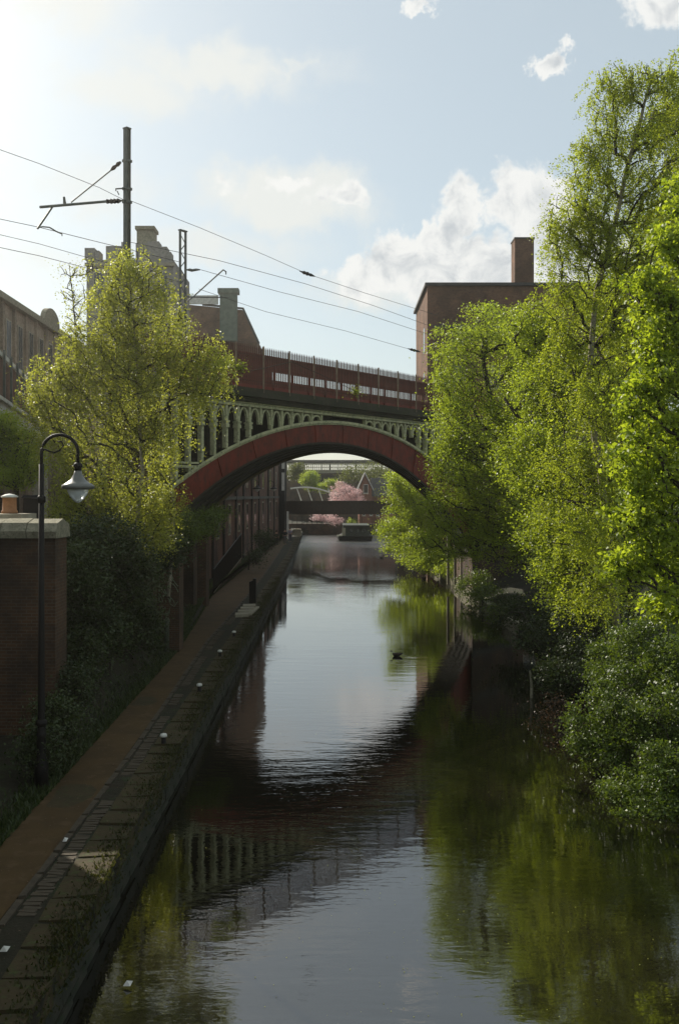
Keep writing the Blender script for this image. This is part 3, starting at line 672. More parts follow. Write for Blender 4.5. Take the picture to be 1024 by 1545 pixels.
# railway viaduct with balustrade, and brick arches under
vd = 205.
vi = thing('far_viaduct', 'distant railway viaduct with a pale balustrade seen through the arch', 'viaduct', (X(500, vd), vd, 0))
obj('wall', MB().bb(X(425, vd), X(700, vd), vd, vd + 5, 1, Z(714, vd)), M_brick3, vi)
obj('deck_band', MB().bb(X(425, vd), X(700, vd), vd - .3, vd + 5.2, Z(714, vd) + .003, Z(709, vd)), M_cap, vi)
obj('top_rail', MB().bb(X(425, vd), X(700, vd), vd - .1, vd + .2, Z(701, vd), Z(699, vd)), M_pale, vi)
obj('mid_rail', MB().bb(X(425, vd), X(700, vd), vd - .1, vd + .2, Z(705.6, vd), Z(704.8, vd)), M_pale, vi)
bal = mesh(MB().bb(-.09, .09, -.06, .1, 0, Z(701, vd) - Z(709, vd) - .01), M_pale, False, 'baluster')
for i in range(56): put('baluster', bal, (X(430 + i * 3., vd) - X(500, vd), 0, Z(709, vd) + .006), vi)
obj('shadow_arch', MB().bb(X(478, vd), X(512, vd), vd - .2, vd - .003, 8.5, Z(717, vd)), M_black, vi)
sh = thing('station_canopy', 'long pale station canopy roof above the distant viaduct', 'canopy', (X(495, 215), 215, 0))
vc = 216.
obj('roof', MB().bb(X(425, vc), X(600, vc), vc, vc + 10, Z(697, vc), Z(694, vc)), M_slate, sh)
for i in range(12): obj('post', MB().bb(X(432 + 13 * i, vc), X(433.4 + 13 * i, vc), vc + .2, vc + .4, Z(712, vc), Z(697, vc) - .003), M_steel, sh)
bk = obj('quay_wall', MB().bb(X(420, 161), X(640, 161), 160.2, 161.5, -.5, Z(790, 161)), M_brick3, kind='structure')
# people strip behind: railings on the far quay
fr_ = thing('quay_railing', 'low dark railing along the quay at the far end of the water', 'railing', (X(470, 159), 160.8, Z(790, 161)))
for i in range(16): obj('post', MB().bb(-4 + i * .8, -3.92 + i * .8, -.03, .03, 0, 1.1), M_black, fr_, False)
for zz in (.55, 1.08): obj('rail', MB().bb(-4, 8.2, -.02, .02, zz, zz + .05), M_black, fr_, False)

# ---------------- left girder bridge ----------------
gp = P(-30, 588, 34.6); gq = P(66, 641, 55.2)
zt_ = 10.3
ga = Vector((X(-60, 31), 31, 0)); gb = Vector((X(70, 57), 57, 0)); gd = gb - ga; gl_ = gd.length; gra = math.atan2(gd.y, gd.x)
gi = thing('girder_bridge', 'pale grey plate girder bridge span sloping in at the left edge', 'bridge', tuple(ga), gra)
obj('girder', MB().bb(0, gl_, 0, .35, 9.25, 10.05), M_gird, gi, False)
obj('flange', MB().bb(0, gl_, -.15, .5, 10.053, 10.2), M_gird, gi, False)
obj('flange', MB().bb(0, gl_, -.15, .5, 9.1, 9.247), M_gird, gi, False)
obj('deck', MB().bb(0, gl_, .503, 5.5, 9.6, 10.2), M_deck, gi, False)
for i in range(13): obj('railing_post', MB().bb(i * 2.15, i * 2.15 + .09, .1, .2, 10.203, 12.4), M_steel, gi, False)
obj('railing_beam', MB().bb(0, gl_, .22, .3, 12.1, 12.3), M_gird, gi, False)
obj('railing_panel', MB().bb(0, gl_, .32, .36, 10.203, 12.08), M_brick2, gi, False)
obj('pier', MB().bb(gl_ - .7, gl_, -.1, .7, 2, 9.09), M_gird, gi, False)

# ---------------- near left wall, gatepost and lamp ----------------
nw = thing('retaining_wall', 'tall dark brick wall corner with rounded stone capping at the left edge', 'wall', (-6.1, 22.2, PZ))
wx = X(84, 22.)
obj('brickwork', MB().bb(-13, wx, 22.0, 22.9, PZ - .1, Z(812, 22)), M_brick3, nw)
obj('brickwork', MB().bb(-9.9, -9.2, -12, 21.997, PZ - .1, Z(812, 22) + 3.2), M_brick3, nw)  # unseen wall, added to keep the sun off path and coping
x_ = wx + .06; k = 0
while x_ > -12.6:
    L_ = random.uniform(.5, .7)
    pr = [(x_, 21.86, Z(812, 22) + .003), (x_, 21.82, Z(812, 22) + .16), (x_, 21.95, Z(812, 22) + .34), (x_, 22.4, Z(812, 22) + .43), (x_, 22.9, Z(812, 22) + .3), (x_, 23.0, Z(812, 22) + .003)]
    dz = random.uniform(-.01, .015)
    obj('capping_stone', MB().prism([(a, b_ + random.uniform(-.012, .012), c + (dz if i_ not in (0, 5) else 0)) for i_, (a, b_, c) in enumerate(pr)], (-(L_ - .018), 0, 0)), M_cap, nw); x_ -= L_; k += 1
# street slab, gatepost, black bin on the upper level behind the wall
zs = Z(812, 22) + .3
sl = thing('stone_ledge', 'flat sunlit pale stone ledge on top of the wall at the left edge', 'ledge', (X(15, 23), 23.6, zs))
obj('ledge_slab', MB().bb(-12, X(44, 23.6), 23.02, 24.2, zs - .3, Z(775, 23.6)), M_pale, sl)
gpz = Z(776, 24)
gpo = thing('gatepost', 'round orange brown gatepost with a white cap on the pale ledge', 'post', tuple(P(19, 775, 23.8)))
obj('post_shaft', MB().lathe((X(16, 23.8), 23.75, Z(775, 23.6) + .003), [(.19, 0), (.19, .06), (.165, .08), (.16, .36), (.18, .38)], 16), surf('terracotta', (.42, .2, .09), (.3, .14, .06), 5), gpo, smooth=True)
obj('post_cap', MB().lathe((X(16, 23.8), 23.75, Z(775, 23.6) + .386), [(.2, 0), (.2, .03), (.1, .07), (.01, .09)], 16), M_white, gpo, smooth=True)
bn = thing('litter_bin', 'small black bin with a white knob standing right of the pale ledge', 'bin', tuple(P(50, 780, 24.4)))
obj('bin_body', MB().box((X(51, 24.4), 24.4, Z(770, 24.4)), (.42, .4, .6), 0, .9), M_black, bn)
obj('bin_lid', MB().box((X(51, 24.4), 24.4, Z(770, 24.4) + .34), (.46, .44, .07), 0, .8), M_black, bn)
obj('knob', MB().lathe((X(42, 24.3), 24.3, Z(759, 24.4)), [(.02, 0), (.05, .03), (.05, .06), (.01, .09)], 8), M_white, bn)

def street_lamp(d, px, ybase):
    b0 = P(px, ybase, d); b0.z = PZ
    la = thing('street_lamp', 'black swan neck street lamp with a bell shade and clear glass bowl beside the towpath', 'street lamp', tuple(b0))
    H_ = Z(700, d) - PZ
    obj('post', MB().lathe((0, 0, 0), [(.13, 0), (.13, .5), (.10, .56), (.085, .62), (.085, 1.0), (.1, 1.04), (.085, 1.08), (.07, 1.2), (.06, 3.), (.048, H_)], 14), M_black, la, False, smooth=True)
    obj('collar', MB().lathe((0, 0, 0), [(.075, 1.2), (.11, 1.23), (.11, 1.29), (.07, 1.33)], 14), M_black, la, False, smooth=True)
    obj('collar', MB().lathe((0, 0, 0), [(.05, H_ - .75), (.08, H_ - .73), (.08, H_ - .63), (.05, H_ - .6)], 12), M_black, la, False, smooth=True)
    rr = (119 - 64) / F * d / 2; cz = Z(683, d) - PZ; pts = [(0, 0, H_ - .1)]
    for i in range(15):
        a = math.pi - math.pi * i / 14; pts.append((rr + rr * math.cos(a), 0, cz + rr * .98 * math.sin(a)))
    zl = Z(702, d) - PZ; pts.append((2 * rr, 0, zl))
    obj('swan_neck', MB().tube(pts, .032, 8), M_black, la, False, smooth=True)
    sc_ = [(rr * .62 + rr * .3 * math.cos(g), 0, cz + rr * .42 + rr * .3 * math.sin(g)) for g in [math.pi * (1.05 - 1.45 * i / 12) for i in range(13)]]
    obj('scroll', MB().tube([(rr * .08, 0, cz + rr * .1), (rr * .18, 0, cz + rr * .2)] + sc_[:0] + [(rr * .35, 0, cz + rr * .1), (rr * .7, 0, cz + rr * .0), (rr * 1.0, 0, cz + rr * .12), (rr * 1.2, 0, cz + rr * .4), (rr * 1.1, 0, cz + rr * .62), (rr * .9, 0, cz + rr * .6)], .018, 6), M_black, la, False, smooth=True)
    hx = 2 * rr
    u_ = d / F
    obj('lamp_neck', MB().lathe((hx, 0, zl), [(.05, .05), (6 * u_, .03), (7 * u_, -.02), (5 * u_, -.05), (5.5 * u_, -.1)], 16), M_black, la, False, smooth=True)
    M_shade = surf('lamp shade', (.17, .17, .15), (.12, .12, .1), 5, .35, spec=.5)
    obj('lamp_shade', MB().lathe((hx, 0, zl), [(4.8 * u_, -.09), (6.5 * u_, -.17), (11 * u_, -.27), (18 * u_, -.34), (24 * u_, -.38), (24.5 * u_, -.42), (23 * u_, -.455), (16 * u_, -.46)], 28), M_shade, la, False, smooth=True)
    g = bpy.data.materials.new('lamp glass'); g.use_nodes = True; b = g.node_tree.nodes['Principled BSDF']
    b.inputs['Base Color'].default_value = (.85, .9, .88, 1); b.inputs['Roughness'].default_value = .12; b.inputs['Transmission Weight'].default_value = .35; b.inputs['IOR'].default_value = 1.3
    obj('glass_bowl', MB().lathe((hx, 0, zl), [(16 * u_, -.461), (15.5 * u_, -.50), (12.5 * u_, -.58), (8 * u_, -.655), (4 * u_, -.705), (.5 * u_, -.72)], 24), g, la, False, smooth=True)
    obj('bulb', MB().lathe((hx, 0, zl), [(.04, -.45), (.05, -.5), (.05, -.6), (.01, -.63)], 10), M_white, la, False)
    return la
street_lamp(19., 63, 1190)
def wall_lamp(d, px, py, lab):
    r0 = thing('wall_lamp', lab, 'lamp', tuple(P(px, py, d)), 0, 'bracket lamps on the warehouse wall')
    obj('bracket', MB().tube([(-.9, 0, .75), (-.3, 0, .95), (0, 0, .75), (0, 0, .35)], .035, 6), M_black, r0, False)
    obj('lamp_shade', MB().lathe((0, 0, 0), [(.07, .38), (.12, .25), (.4, .08), (.4, .02)], 14), M_black, r0, False)
    obj('glass_bowl', MB().lathe((0, 0, 0), [(.24, .015), (.2, -.12), (.05, -.25)], 12), M_white, r0, False)
wall_lamp(92, 388, 738, 'bracket lamp on the warehouse wall, nearer of the two')
wall_lamp(112, 413, 738, 'bracket lamp on the warehouse wall, farther of the two')

# ---------------- things along the towpath ----------------
pr_ = thing('graffiti_pier', 'dark masonry pier scrawled with pale green graffiti at the left of the towpath', 'pier', (X(256, 35.6), 35.6, PZ))
obj('masonry', MB().bb(X(238, 35.6), X(271, 35.6), 35.5, 36.5, PZ - .1, Z(846, 35.5)), M_brick3, pr_)
obj('cap', MB().bb(X(236, 35.6), X(273, 35.6), 35.4, 36.6, Z(846, 35.5) + .003, Z(842, 35.5)), M_wallst, pr_)
M_graf = surf('graffiti paint', (.22, .26, .17), (.12, .16, .09), 3)
r2 = random.Random(5)
for k in range(9):
    x0_ = r2.uniform(241, 267); y0_ = 868 + k * 6.2 + r2.uniform(-4, 4); pts = []
    for i in range(9):
        a = i / 8 * r2.uniform(3.4, 5.4) + k; pts.append((X(max(240, min(269, x0_ + 6 * math.cos(a) + i * .5 - 2)), 35.5), 35.49, Z(y0_ + 7 * math.sin(a * 1.3), 35.5)))
    obj('graffiti_line', MB().tube(pts, .013, 4), M_graf, pr_)
pb = thing('towpath_post', 'slim grey green post with a rounded top in front of the graffiti pier', 'post', (X(252, 35.), 35., PZ))
obj('post_shaft', MB().lathe((0, 0, 0), [(.09, 0), (.085, 1.15), (.1, 1.18), (.09, 1.26), (.03, 1.32)], 12), surf('post grey', (.13, .14, .1), (.08, .09, .06), 4), pb, False, smooth=True)
pi = thing('arch_pier', 'dark square masonry pier under the left end of the arch', 'pier', (X(313, 50), 50, PZ))
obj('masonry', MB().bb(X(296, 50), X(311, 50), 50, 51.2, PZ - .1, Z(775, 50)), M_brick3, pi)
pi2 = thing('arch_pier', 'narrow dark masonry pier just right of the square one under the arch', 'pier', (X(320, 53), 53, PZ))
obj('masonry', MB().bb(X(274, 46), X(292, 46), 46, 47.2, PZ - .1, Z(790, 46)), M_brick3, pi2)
# stair with black railing
sr = thing('stair_railing', 'black barred railing of a ramp rising beside the warehouse wall', 'railing', (-7.2, 56, PZ))
A0 = Vector((X(322, 56), 56, PZ)); A1 = Vector((X(364, 76), 76, Z(842, 76)))
B0 = A0 + Vector((0, 0, 1.45)); B1 = Vector((A1.x, A1.y, Z(805, 76)))
obj('rail', MB().tube([B0, B1], .04, 6), M_black, sr)
obj('rail', MB().tube([A0 + Vector((0, 0, .12)), A1], .035, 6), M_cap, sr)
for i in range(46):
    t_ = i / 45; a_ = A0.lerp(A1, t_); b_ = B0.lerp(B1, t_)
    obj('baluster', MB().tube([a_, b_ + Vector((0, 0, .05))], .028, 4), M_black, sr)
obj('stringer', MB().prism([A0 - Vector((0, 0, .1)), A1 - Vector((0, 0, 2.6)), A1 - Vector((0, 0, .05)), A0 + Vector((0, 0, .08))], (-.25, 0, 0)), M_brick3, sr)
# black gate post pair + pale slabs for a sun patch
gpst = thing('timber_post', 'pair of charred black timber boards standing upright on the canal edge', 'post', (X(382, 51.8), 51.8, PZ))
obj('board', MB().poly([(x, y, z) for x, y, z in [(X(376, 51.8), 51.8, PZ), (X(381.5, 51.8), 51.8, PZ), (X(381.5, 51.8), 52.1, PZ), (X(376, 51.8), 52.1, PZ), (X(376, 51.8), 51.8, Z(878, 51.8)), (X(381.5, 51.8), 51.8, Z(876, 51.8)), (X(381.5, 51.8), 52.1, Z(876, 51.8)), (X(376, 51.8), 52.1, Z(878, 51.8))]], [(0, 3, 2, 1), (4, 5, 6, 7), (0, 1, 5, 4), (1, 2, 6, 5), (2, 3, 7, 6), (3, 0, 4, 7)]), M_black, gpst)
obj('board', MB().bb(X(381.7, 51.8), X(386.5, 51.8), 51.7, 52.0, PZ, Z(873, 51.8)), M_black, gpst)
ps = thing('sun_patch_slabs', 'pale slabs added as a patch of sunlight on the canal edge in front of the black boards', 'sun patch', (X(370, 49), 49, PZ))  # pale slabs stand in for sunlight falling on the coping
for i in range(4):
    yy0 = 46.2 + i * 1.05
    obj('sun_slab', MB().box((X(366, 46.) + .02 * i - .05, yy0, PZ + .06 + .02 * i), (.62, .8, .14), .1), M_pale, ps)
obj('sun_slab', MB().box((X(378, 47.5), 47.8, PZ + .05), (.42, 3., .14), -.05), M_pale, ps)
# mooring bollards
for k_, (gx_, gy_, gw_) in enumerate(((-5.15, 11.6, .5), (-5.0, 18.5, .6), (-5.3, 27, .5))):   # tarmac patches in the path
    put('path_patch', mesh(MB().poly([(gw_ * (1 + .22 * math.sin(a * 3 + k_)) * .6 * math.cos(a), gw_ * 1.5 * (1 + .2 * math.cos(a * 2)) * math.sin(a), 0) for a in [2 * math.pi * i / 18 for i in range(18)]], [tuple(range(18))]), M_edge), (gx_, gy_, PZ + .024), path)
bol = thing('mooring_bollard', 'white topped mooring bollard on the coping, nearest the camera', 'bollard', (X(247, 22.4), 22.4, PZ), 0, 'mooring bollards along the coping')
obj('bollard_body', MB().lathe((0, 0, 0), [(.075, 0), (.055, .04), (.05, .17)], 12), M_black, bol, False, smooth=True)
obj('bollard_cap', MB().lathe((0, 0, 0), [(.08, .17), (.085, .2), (.07, .235), (.02, .25)], 12), M_white, bol, False, smooth=True)
for (px, py, lab) in ((301, 1040, 'second mooring bollard from the camera on the coping'), (332, 987, 'third mooring bollard from the camera on the coping'), (353, 957, 'farthest mooring bollard, just before the slabs of the sun patch')):
    d = F * (HC - PZ) / (py - HY + 4); o = copy_tree(bol); o.location = (X(px, d), d, PZ); o['label'] = lab
# litter
for (px, py, z_, nm, lab, sc_) in ((98, 1270, PZ + .05, 'paper_scrap', 'white scrap of paper on the kerb stones', .6), (6, 1436, PZ + .05, 'paper_scrap', 'pale crumpled scrap at the bottom left of the towpath', .9), (192, 1488, .03, 'floating_litter', 'white floating litter on the dark water near the wall', .9)):
    d = F * (HC - z_) / (py - HY); q = P(px, py, d)
    obj(nm, MB().poly([(q.x - .06 * sc_, q.y, z_), (q.x + .05 * sc_, q.y - .02, z_ + .01), (q.x + .07 * sc_, q.y + .06, z_ + .04), (q.x - .02, q.y + .09 * sc_, z_ + .02), (q.x - .01, q.y + .03, z_ + .06)], [(0, 1, 4), (1, 2, 4), (2, 3, 4), (3, 0, 4), (0, 3, 2, 1)]), M_white, label=lab, category='litter')
# ducks
def duck(px, py, heading, lab):
    d = F * HC / (py + 3 - HY); r0 = thing('duck', lab, 'duck', (X(px, d), d, 0), heading, 'ducks on the water')
    bd_ = MB().lathe((0, 0, 0), [(.005, 0)], 10) if False else MB()
    n_ = 10; prof = [(-.29, .015, .13), (-.22, .05, .11), (-.1, .1, .08), (.03, .11, .07), (.14, .08, .08), (.19, .045, .12), (.2, .035, .19), (.21, .042, .235), (.26, .032, .235), (.3, .012, .225)]
    vs = []
    for (x, r, zc) in prof:
        for k in range(n_): g = 2 * math.pi * k / n_; vs.append((x, r * math.cos(g), zc + r * .85 * math.sin(g)))
    fs = [(i * n_ + k, i * n_ + (k + 1) % n_, (i + 1) * n_ + (k + 1) % n_, (i + 1) * n_ + k) for i in range(len(prof) - 1) for k in range(n_)] + [tuple(range(n_)), tuple(range((len(prof) - 1) * n_, len(prof) * n_))]
    r0.scale = (.85, .85, .85)
    obj('body', bd_.poly(vs, fs), surf('duck feather', (.06, .045, .03), (.03, .024, .018), 9), r0, False, smooth=True)
    obj('bill', MB().box((.325, 0, .222), (.06, .035, .015)), M_sett, r0, False)
duck(598, 987, math.pi, 'dark duck swimming in the bright middle of the canal')
duck(575, 839, math.pi, 'tiny far duck near the right bank beyond the arch')
# right bank pale posts and rail
wp = thing('pale_post_row', 'four tall pale timber posts standing on the right bank wall beyond the bridge', 'posts', (X(690, 66), 66, .5))
for px in (674, 684.5, 694, 703): obj('post', MB().bb(X(px, 66), X(px + 3.6, 66), 66, 66.2, .4, Z(808, 66)), M_cap, wp)
sk = thing('stake', 'thin weathered stake standing in the water by the right bank', 'stake', tuple(P(801, 1050, 31)))
obj('shaft', MB().tube([P(801, 1062, 31), P(801.5, 1035, 31), P(799, 1012, 31)], [.05, .045, .03], 6), M_cap, sk)
lg = obj('driftwood_plank', MB().tube([P(820, 1060, 27.5), P(842, 1060, 27.5), P(866, 1062, 27.3)], .06, 6), M_bark, label='grey plank jutting over the water from the right bank', category='plank')

# ---------------- people on the path ----------------
def skin(name, pts, edges, rad, mat, parent):
    me = bpy.data.meshes.new(name); me.from_pydata(pts, edges, []); o = bpy.data.objects.new(name, me); COL.objects.link(o)
    md_ = o.modifiers.new('skin', 'SKIN'); 
    for i, v in enumerate(me.skin_vertices[0].data): v.radius = (rad[i], rad[i] * .85); v.use_root = (i == 0)
    sb_ = o.modifiers.new('sub', 'SUBSURF'); sb_.levels = 1; sb_.render_levels = 1
    dg = bpy.context.evaluated_depsgraph_get(); me2 = bpy.data.meshes.new_from_object(o.evaluated_get(dg)); bpy.data.objects.remove(o)
    me2.materials.clear(); me2.materials.append(mat); me2.polygons.foreach_set('use_smooth', [True] * len(me2.polygons))
    return put(name, me2, (0, 0, 0), parent)
M_skin = surf('skin', (.45, .27, .18), (.4, .23, .15), 4); M_hair = surf('hair', (.03, .02, .015), (.05, .03, .02), 9)
def person(px, py, lab, top_c, leg_c, stride=1, hh=1.):
    d = F * (HC - PZ) / (py - HY)
    r0 = thing('person', lab, 'person', (X(px, d), d, PZ + .02), math.pi)
    mt = surf('cloth', top_c, tuple(q * .7 for q in top_c), 5); ml = surf('cloth', leg_c, tuple(q * .7 for q in leg_c), 5)
    st = .2 * stride
    J = [(0, 0, .95), (0, 0, 1.2), (0, 0, 1.42), (0, 0, 1.53), (0, .01, 1.66), (.18, 0, 1.4), (.24, -.08 * stride, 1.12), (.25, -.02, .88), (-.18, 0, 1.4), (-.24, .1 * stride, 1.12), (-.25, .12, .88), (.09, 0, .9), (.1, st * .5, .48), (.1, st, .08), (.1, st + .14, .03), (-.09, 0, .9), (-.1, -st * .3, .48), (-.1, -st, .1), (-.1, -st + .13, .04)]
    E_ = [(0, 1), (1, 2), (2, 3), (3, 4), (2, 5), (5, 6), (6, 7), (2, 8), (8, 9), (9, 10), (0, 11), (11, 12), (12, 13), (13, 14), (0, 15), (15, 16), (16, 17), (17, 18)]
    rd = [.12, .11, .13, .055, .1, .055, .042, .035, .055, .042, .035, .09, .06, .045, .04, .09, .06, .045, .04]
    J = [(a, b_, c * hh) for a, b_, c in J]
    skin('body', J, E_, rd, M_skin, r0)
    idx = [0, 1, 2, 5, 6, 8, 9]; ii = {q: i for i, q in enumerate(idx)}
    skin('jacket', [J[q] for q in idx], [(ii[a], ii[b_]) for a, b_ in E_ if a in ii and b_ in ii], [.16, .15, .17, .085, .065, .085, .065], mt, r0)
    idx = [0, 11, 12, 13, 15, 16, 17]; ii = {q: i for i, q in enumerate(idx)}
    skin('trousers', [J[q] for q in idx], [(ii[a], ii[b_]) for a, b_ in E_ if a in ii and b_ in ii], [.14, .11, .085, .065, .11, .085, .065], ml, r0)
    obj('hair', MB().lathe((0, -.02, 1.68 * hh), [(.1, -.05), (.115, .02), (.09, .09), (.03, .125)], 10), M_hair, r0, False, smooth=True)
person(417, 825, 'person in dark brown clothes walking close to the warehouse wall', (.06, .03, .025), (.02, .018, .018), 1)
person(430, 822, 'person in a dark navy jacket and grey trousers on the towpath', (.02, .02, .035), (.12, .11, .12), -1, 1.04)
person(437.5, 818, 'person in a pale lilac top nearest the water on the towpath', (.38, .34, .42), (.10, .09, .12), 1, .98)
# white sign by people
sg_ = thing('white_sign_post', 'narrow bright white post behind the walkers on the towpath', 'post', (X(434, 128), 128, PZ))
obj('post_shaft', MB().bb(-.12, .12, 0, .1, 0, 3.6), M_white, sg_, False)
pw = thing('parapet_end', 'bright pale stone block at the far end of the towpath wall', 'stone', (X(452, 140), 140, PZ))
obj('stone_block', MB().box((X(449, 138), 138, PZ + .55), (1.1, 1.3, .9), 0, .85), M_pale, pw)

# ---------------- trees and shrubs ----------------
def leaf_mesh(name, C_, size, mat, rng, tint, up=.35, aspect=.62, down=0.):
    """one mesh of N folded leaf quads at the points C_"""
    n = len(C_); nr = rng.normal(size=(n, 3)); nr[:, 2] = np.abs(nr[:, 2]) + up; nr /= np.linalg.norm(nr, axis=1)[:, None]
    a = rng.normal(size=(n, 3)); a[:, 2] -= down; a -= (a * nr).sum(1)[:, None] * nr; a /= np.linalg.norm(a, axis=1)[:, None] + 1e-9
    b_ = np.cross(nr, a); sz = (size * rng.uniform(.45, 1.45, n))[:, None]
    v = np.empty((n, 4, 3)); v[:, 0] = C_ - a * sz * .5; v[:, 1] = C_ + b_ * sz * aspect * .5 + nr * sz * .12; v[:, 2] = C_ + a * sz * .5; v[:, 3] = C_ - b_ * sz * aspect * .5 + nr * sz * .12
    me = bpy.data.meshes.new(name); me.vertices.add(4 * n); me.vertices.foreach_set('co', v.reshape(-1).astype(np.float32))
    me.loops.add(4 * n); me.loops.foreach_set('vertex_index', np.arange(4 * n, dtype=np.int32))
    me.polygons.add(n); me.polygons.foreach_set('loop_start', np.arange(0, 4 * n, 4, dtype=np.int32)); me.polygons.foreach_set('loop_total', np.full(n, 4, dtype=np.int32))
    me.update(calc_edges=True); at = me.attributes.new('tint', 'FLOAT', 'POINT'); at.data.foreach_set('value', np.repeat(tint, 4).astype(np.float32))
    me.materials.append(mat); return me
def tree(name, label, cat, trunk, r0, blobs, nclump, nleaf, lsize, leaf, bark, droop=.0, spread=.35, group=None, seed=1, depth=1., strand=0., up=.35, shell=.35, rtwig=.012):
    """trunk: photo points (x, y, distance); blobs: crown lobes (x, y, distance, rx, ry) in photo pixels turned into ellipsoids in the scene"""
    rng = np.random.default_rng(seed); rd = random.Random(seed)
    tp = [P(*q) for q in trunk]; root = thing(name, label, cat, tuple(tp[0]), 0, group)
    vol = np.array([(b[3] * b[2] / F) * (b[4] * b[2] / F) for b in blobs]) ** 1.0; vol /= vol.sum(); cl = []
    for b, q in zip(blobs, vol):
        c = np.array(P(b[0], b[1], b[2])); rx, rz = b[3] * b[2] / F, b[4] * b[2] / F
        for _ in range(max(2, int(nclump * q))):
            u = rng.normal(size=3); u /= np.linalg.norm(u); rr = rng.uniform(0, 1) ** shell
            cl.append(c + u * rr * np.array([rx, rx * depth, rz]) * rng.uniform(.85, 1.12))
    cl = np.array(cl)
    # limbs: grow from the nearest node already in the tree
    nodes = []; 
    for i in range(len(tp) - 1):
        for t_ in (0, .25, .5, .75): nodes.append(tp[i].lerp(tp[i + 1], t_))
    nodes.append(tp[-1]); hb = len(nodes); nodes = [np.array(q) for q in nodes]; lo_ = max(1, int(hb * .25))
    par_ = list(range(-1, hb - 1)); cnt = [0] * hb
    order = np.argsort([min(np.linalg.norm(c - nd) for nd in nodes[lo_:]) for c in cl]); paths = []
    NA = np.zeros((hb + len(cl) * 3, 3)); NA[:hb] = nodes; nn = hb
    for ci in order:
        c = cl[ci]; seg_ = NA[lo_:nn]; dist = np.linalg.norm(seg_ - c, axis=1) + np.maximum(0, seg_[:, 2] - c[2] + .2) * .9
        j = int(np.argmin(dist)) + lo_; s0 = NA[j].copy(); dv_ = c - s0; L0 = np.linalg.norm(dv_)
        m1 = s0 + dv_ * .36 + np.array([0, 0, .07 * L0]) + rng.normal(size=3) * .035 * L0; m2 = s0 + dv_ * .7 + np.array([0, 0, .07 * L0]) + rng.normal(size=3) * .035 * L0
        k0 = len(par_); par_ += [j, k0, k0 + 1]; cnt += [0, 0, 0]; NA[nn] = m1; NA[nn + 1] = m2; NA[nn + 2] = c; nn += 3
        paths.append((j, k0))
    # descendant counts give the radii
    for i in range(len(par_) - 1, hb - 1, -1):
        cnt[i] += 1; p_ = par_[i]; cnt[p_] += cnt[i]
    tb = MB(); tr_ = [r0 * (1 - .72 * i / (len(tp) - 1)) for i in range(len(tp))]
    pts = []; rs = []
    for i in range(len(tp) - 1):
        for t_ in (0, .33, .66): pts.append(tp[i].lerp(tp[i + 1], t_) + Vector((rd.uniform(-1, 1), rd.uniform(-1, 1), 0)) * r0 * .25); rs.append(tr_[i] + (tr_[i + 1] - tr_[i]) * t_)
    pts.append(tp[-1]); rs.append(tr_[-1]); tb.tube(pts, rs, 8); lb = MB()
    for j, k0 in paths:
        q = [NA[j], NA[k0], NA[k0 + 1], NA[k0 + 2]]; rr_ = [min(r0 * .5, rtwig * (.6 + cnt[k0 + i_] ** .5 * .42)) for i_ in (0, 0, 1, 2)]
        lb.tube([Vector(a) for a in q], rr_, 4 if rr_[0] > .03 else 3, False)
    obj('trunk', tb, bark, root, smooth=True); obj('limbs', lb, M_bark, root, smooth=True)
    per = max(3, int(nleaf / len(cl))); n = per * len(cl)
    wt_ = rng.gamma(2.2, 1., len(cl)); cnt_ = np.maximum(2, (wt_ / wt_.mean() * per).astype(int)); rp = np.repeat(np.arange(len(cl)), cnt_); n = len(rp); base_ = cl[rp]
    spv = rng.uniform(.65, 1.35, len(cl))[rp][:, None]
    if strand > 0:   # leaves hang on drooping strands
        ns = 4; sid = rng.integers(0, ns, n); so = rng.normal(size=(len(cl), ns, 3)) * spread; so[..., 2] *= .5
        t_ = rng.uniform(0, 1, n) ** .8; ci_ = rp
        off = so[ci_, sid] * (t_[:, None] * .8 + .35); off[:, 2] -= t_ ** 1.3 * strand * (0.6 + .8 * rng.uniform(0, 1, (len(cl), ns))[ci_, sid])
        off += rng.normal(size=(n, 3)) * .05
    else:
        off = rng.normal(size=(n, 3)) * spread; off[:, 2] = off[:, 2] * .6 - droop * np.abs(rng.normal(size=n)) * spread
    off = off * spv; Cc = base_ + off; 
    tint = np.clip(rng.uniform(0, 1, len(cl))[rp] * .5 + (np.sin(cl[:, 0] * 2.1 + seed) * np.sin(cl[:, 2] * 1.7 + cl[:, 1]))[rp] * .18 + rng.uniform(-.1, .5, n) + .05, 0, 1)
    Cl = Cc - np.array(tp[0]); me = leaf_mesh('crown', Cl, lsize, leaf, rng, tint, up, down=.6 if strand else 0)
    put('crown', me, (0, 0, 0), root)
    return root
G_R = 'trees on the right bank'; G_L = 'trees on the left bank'
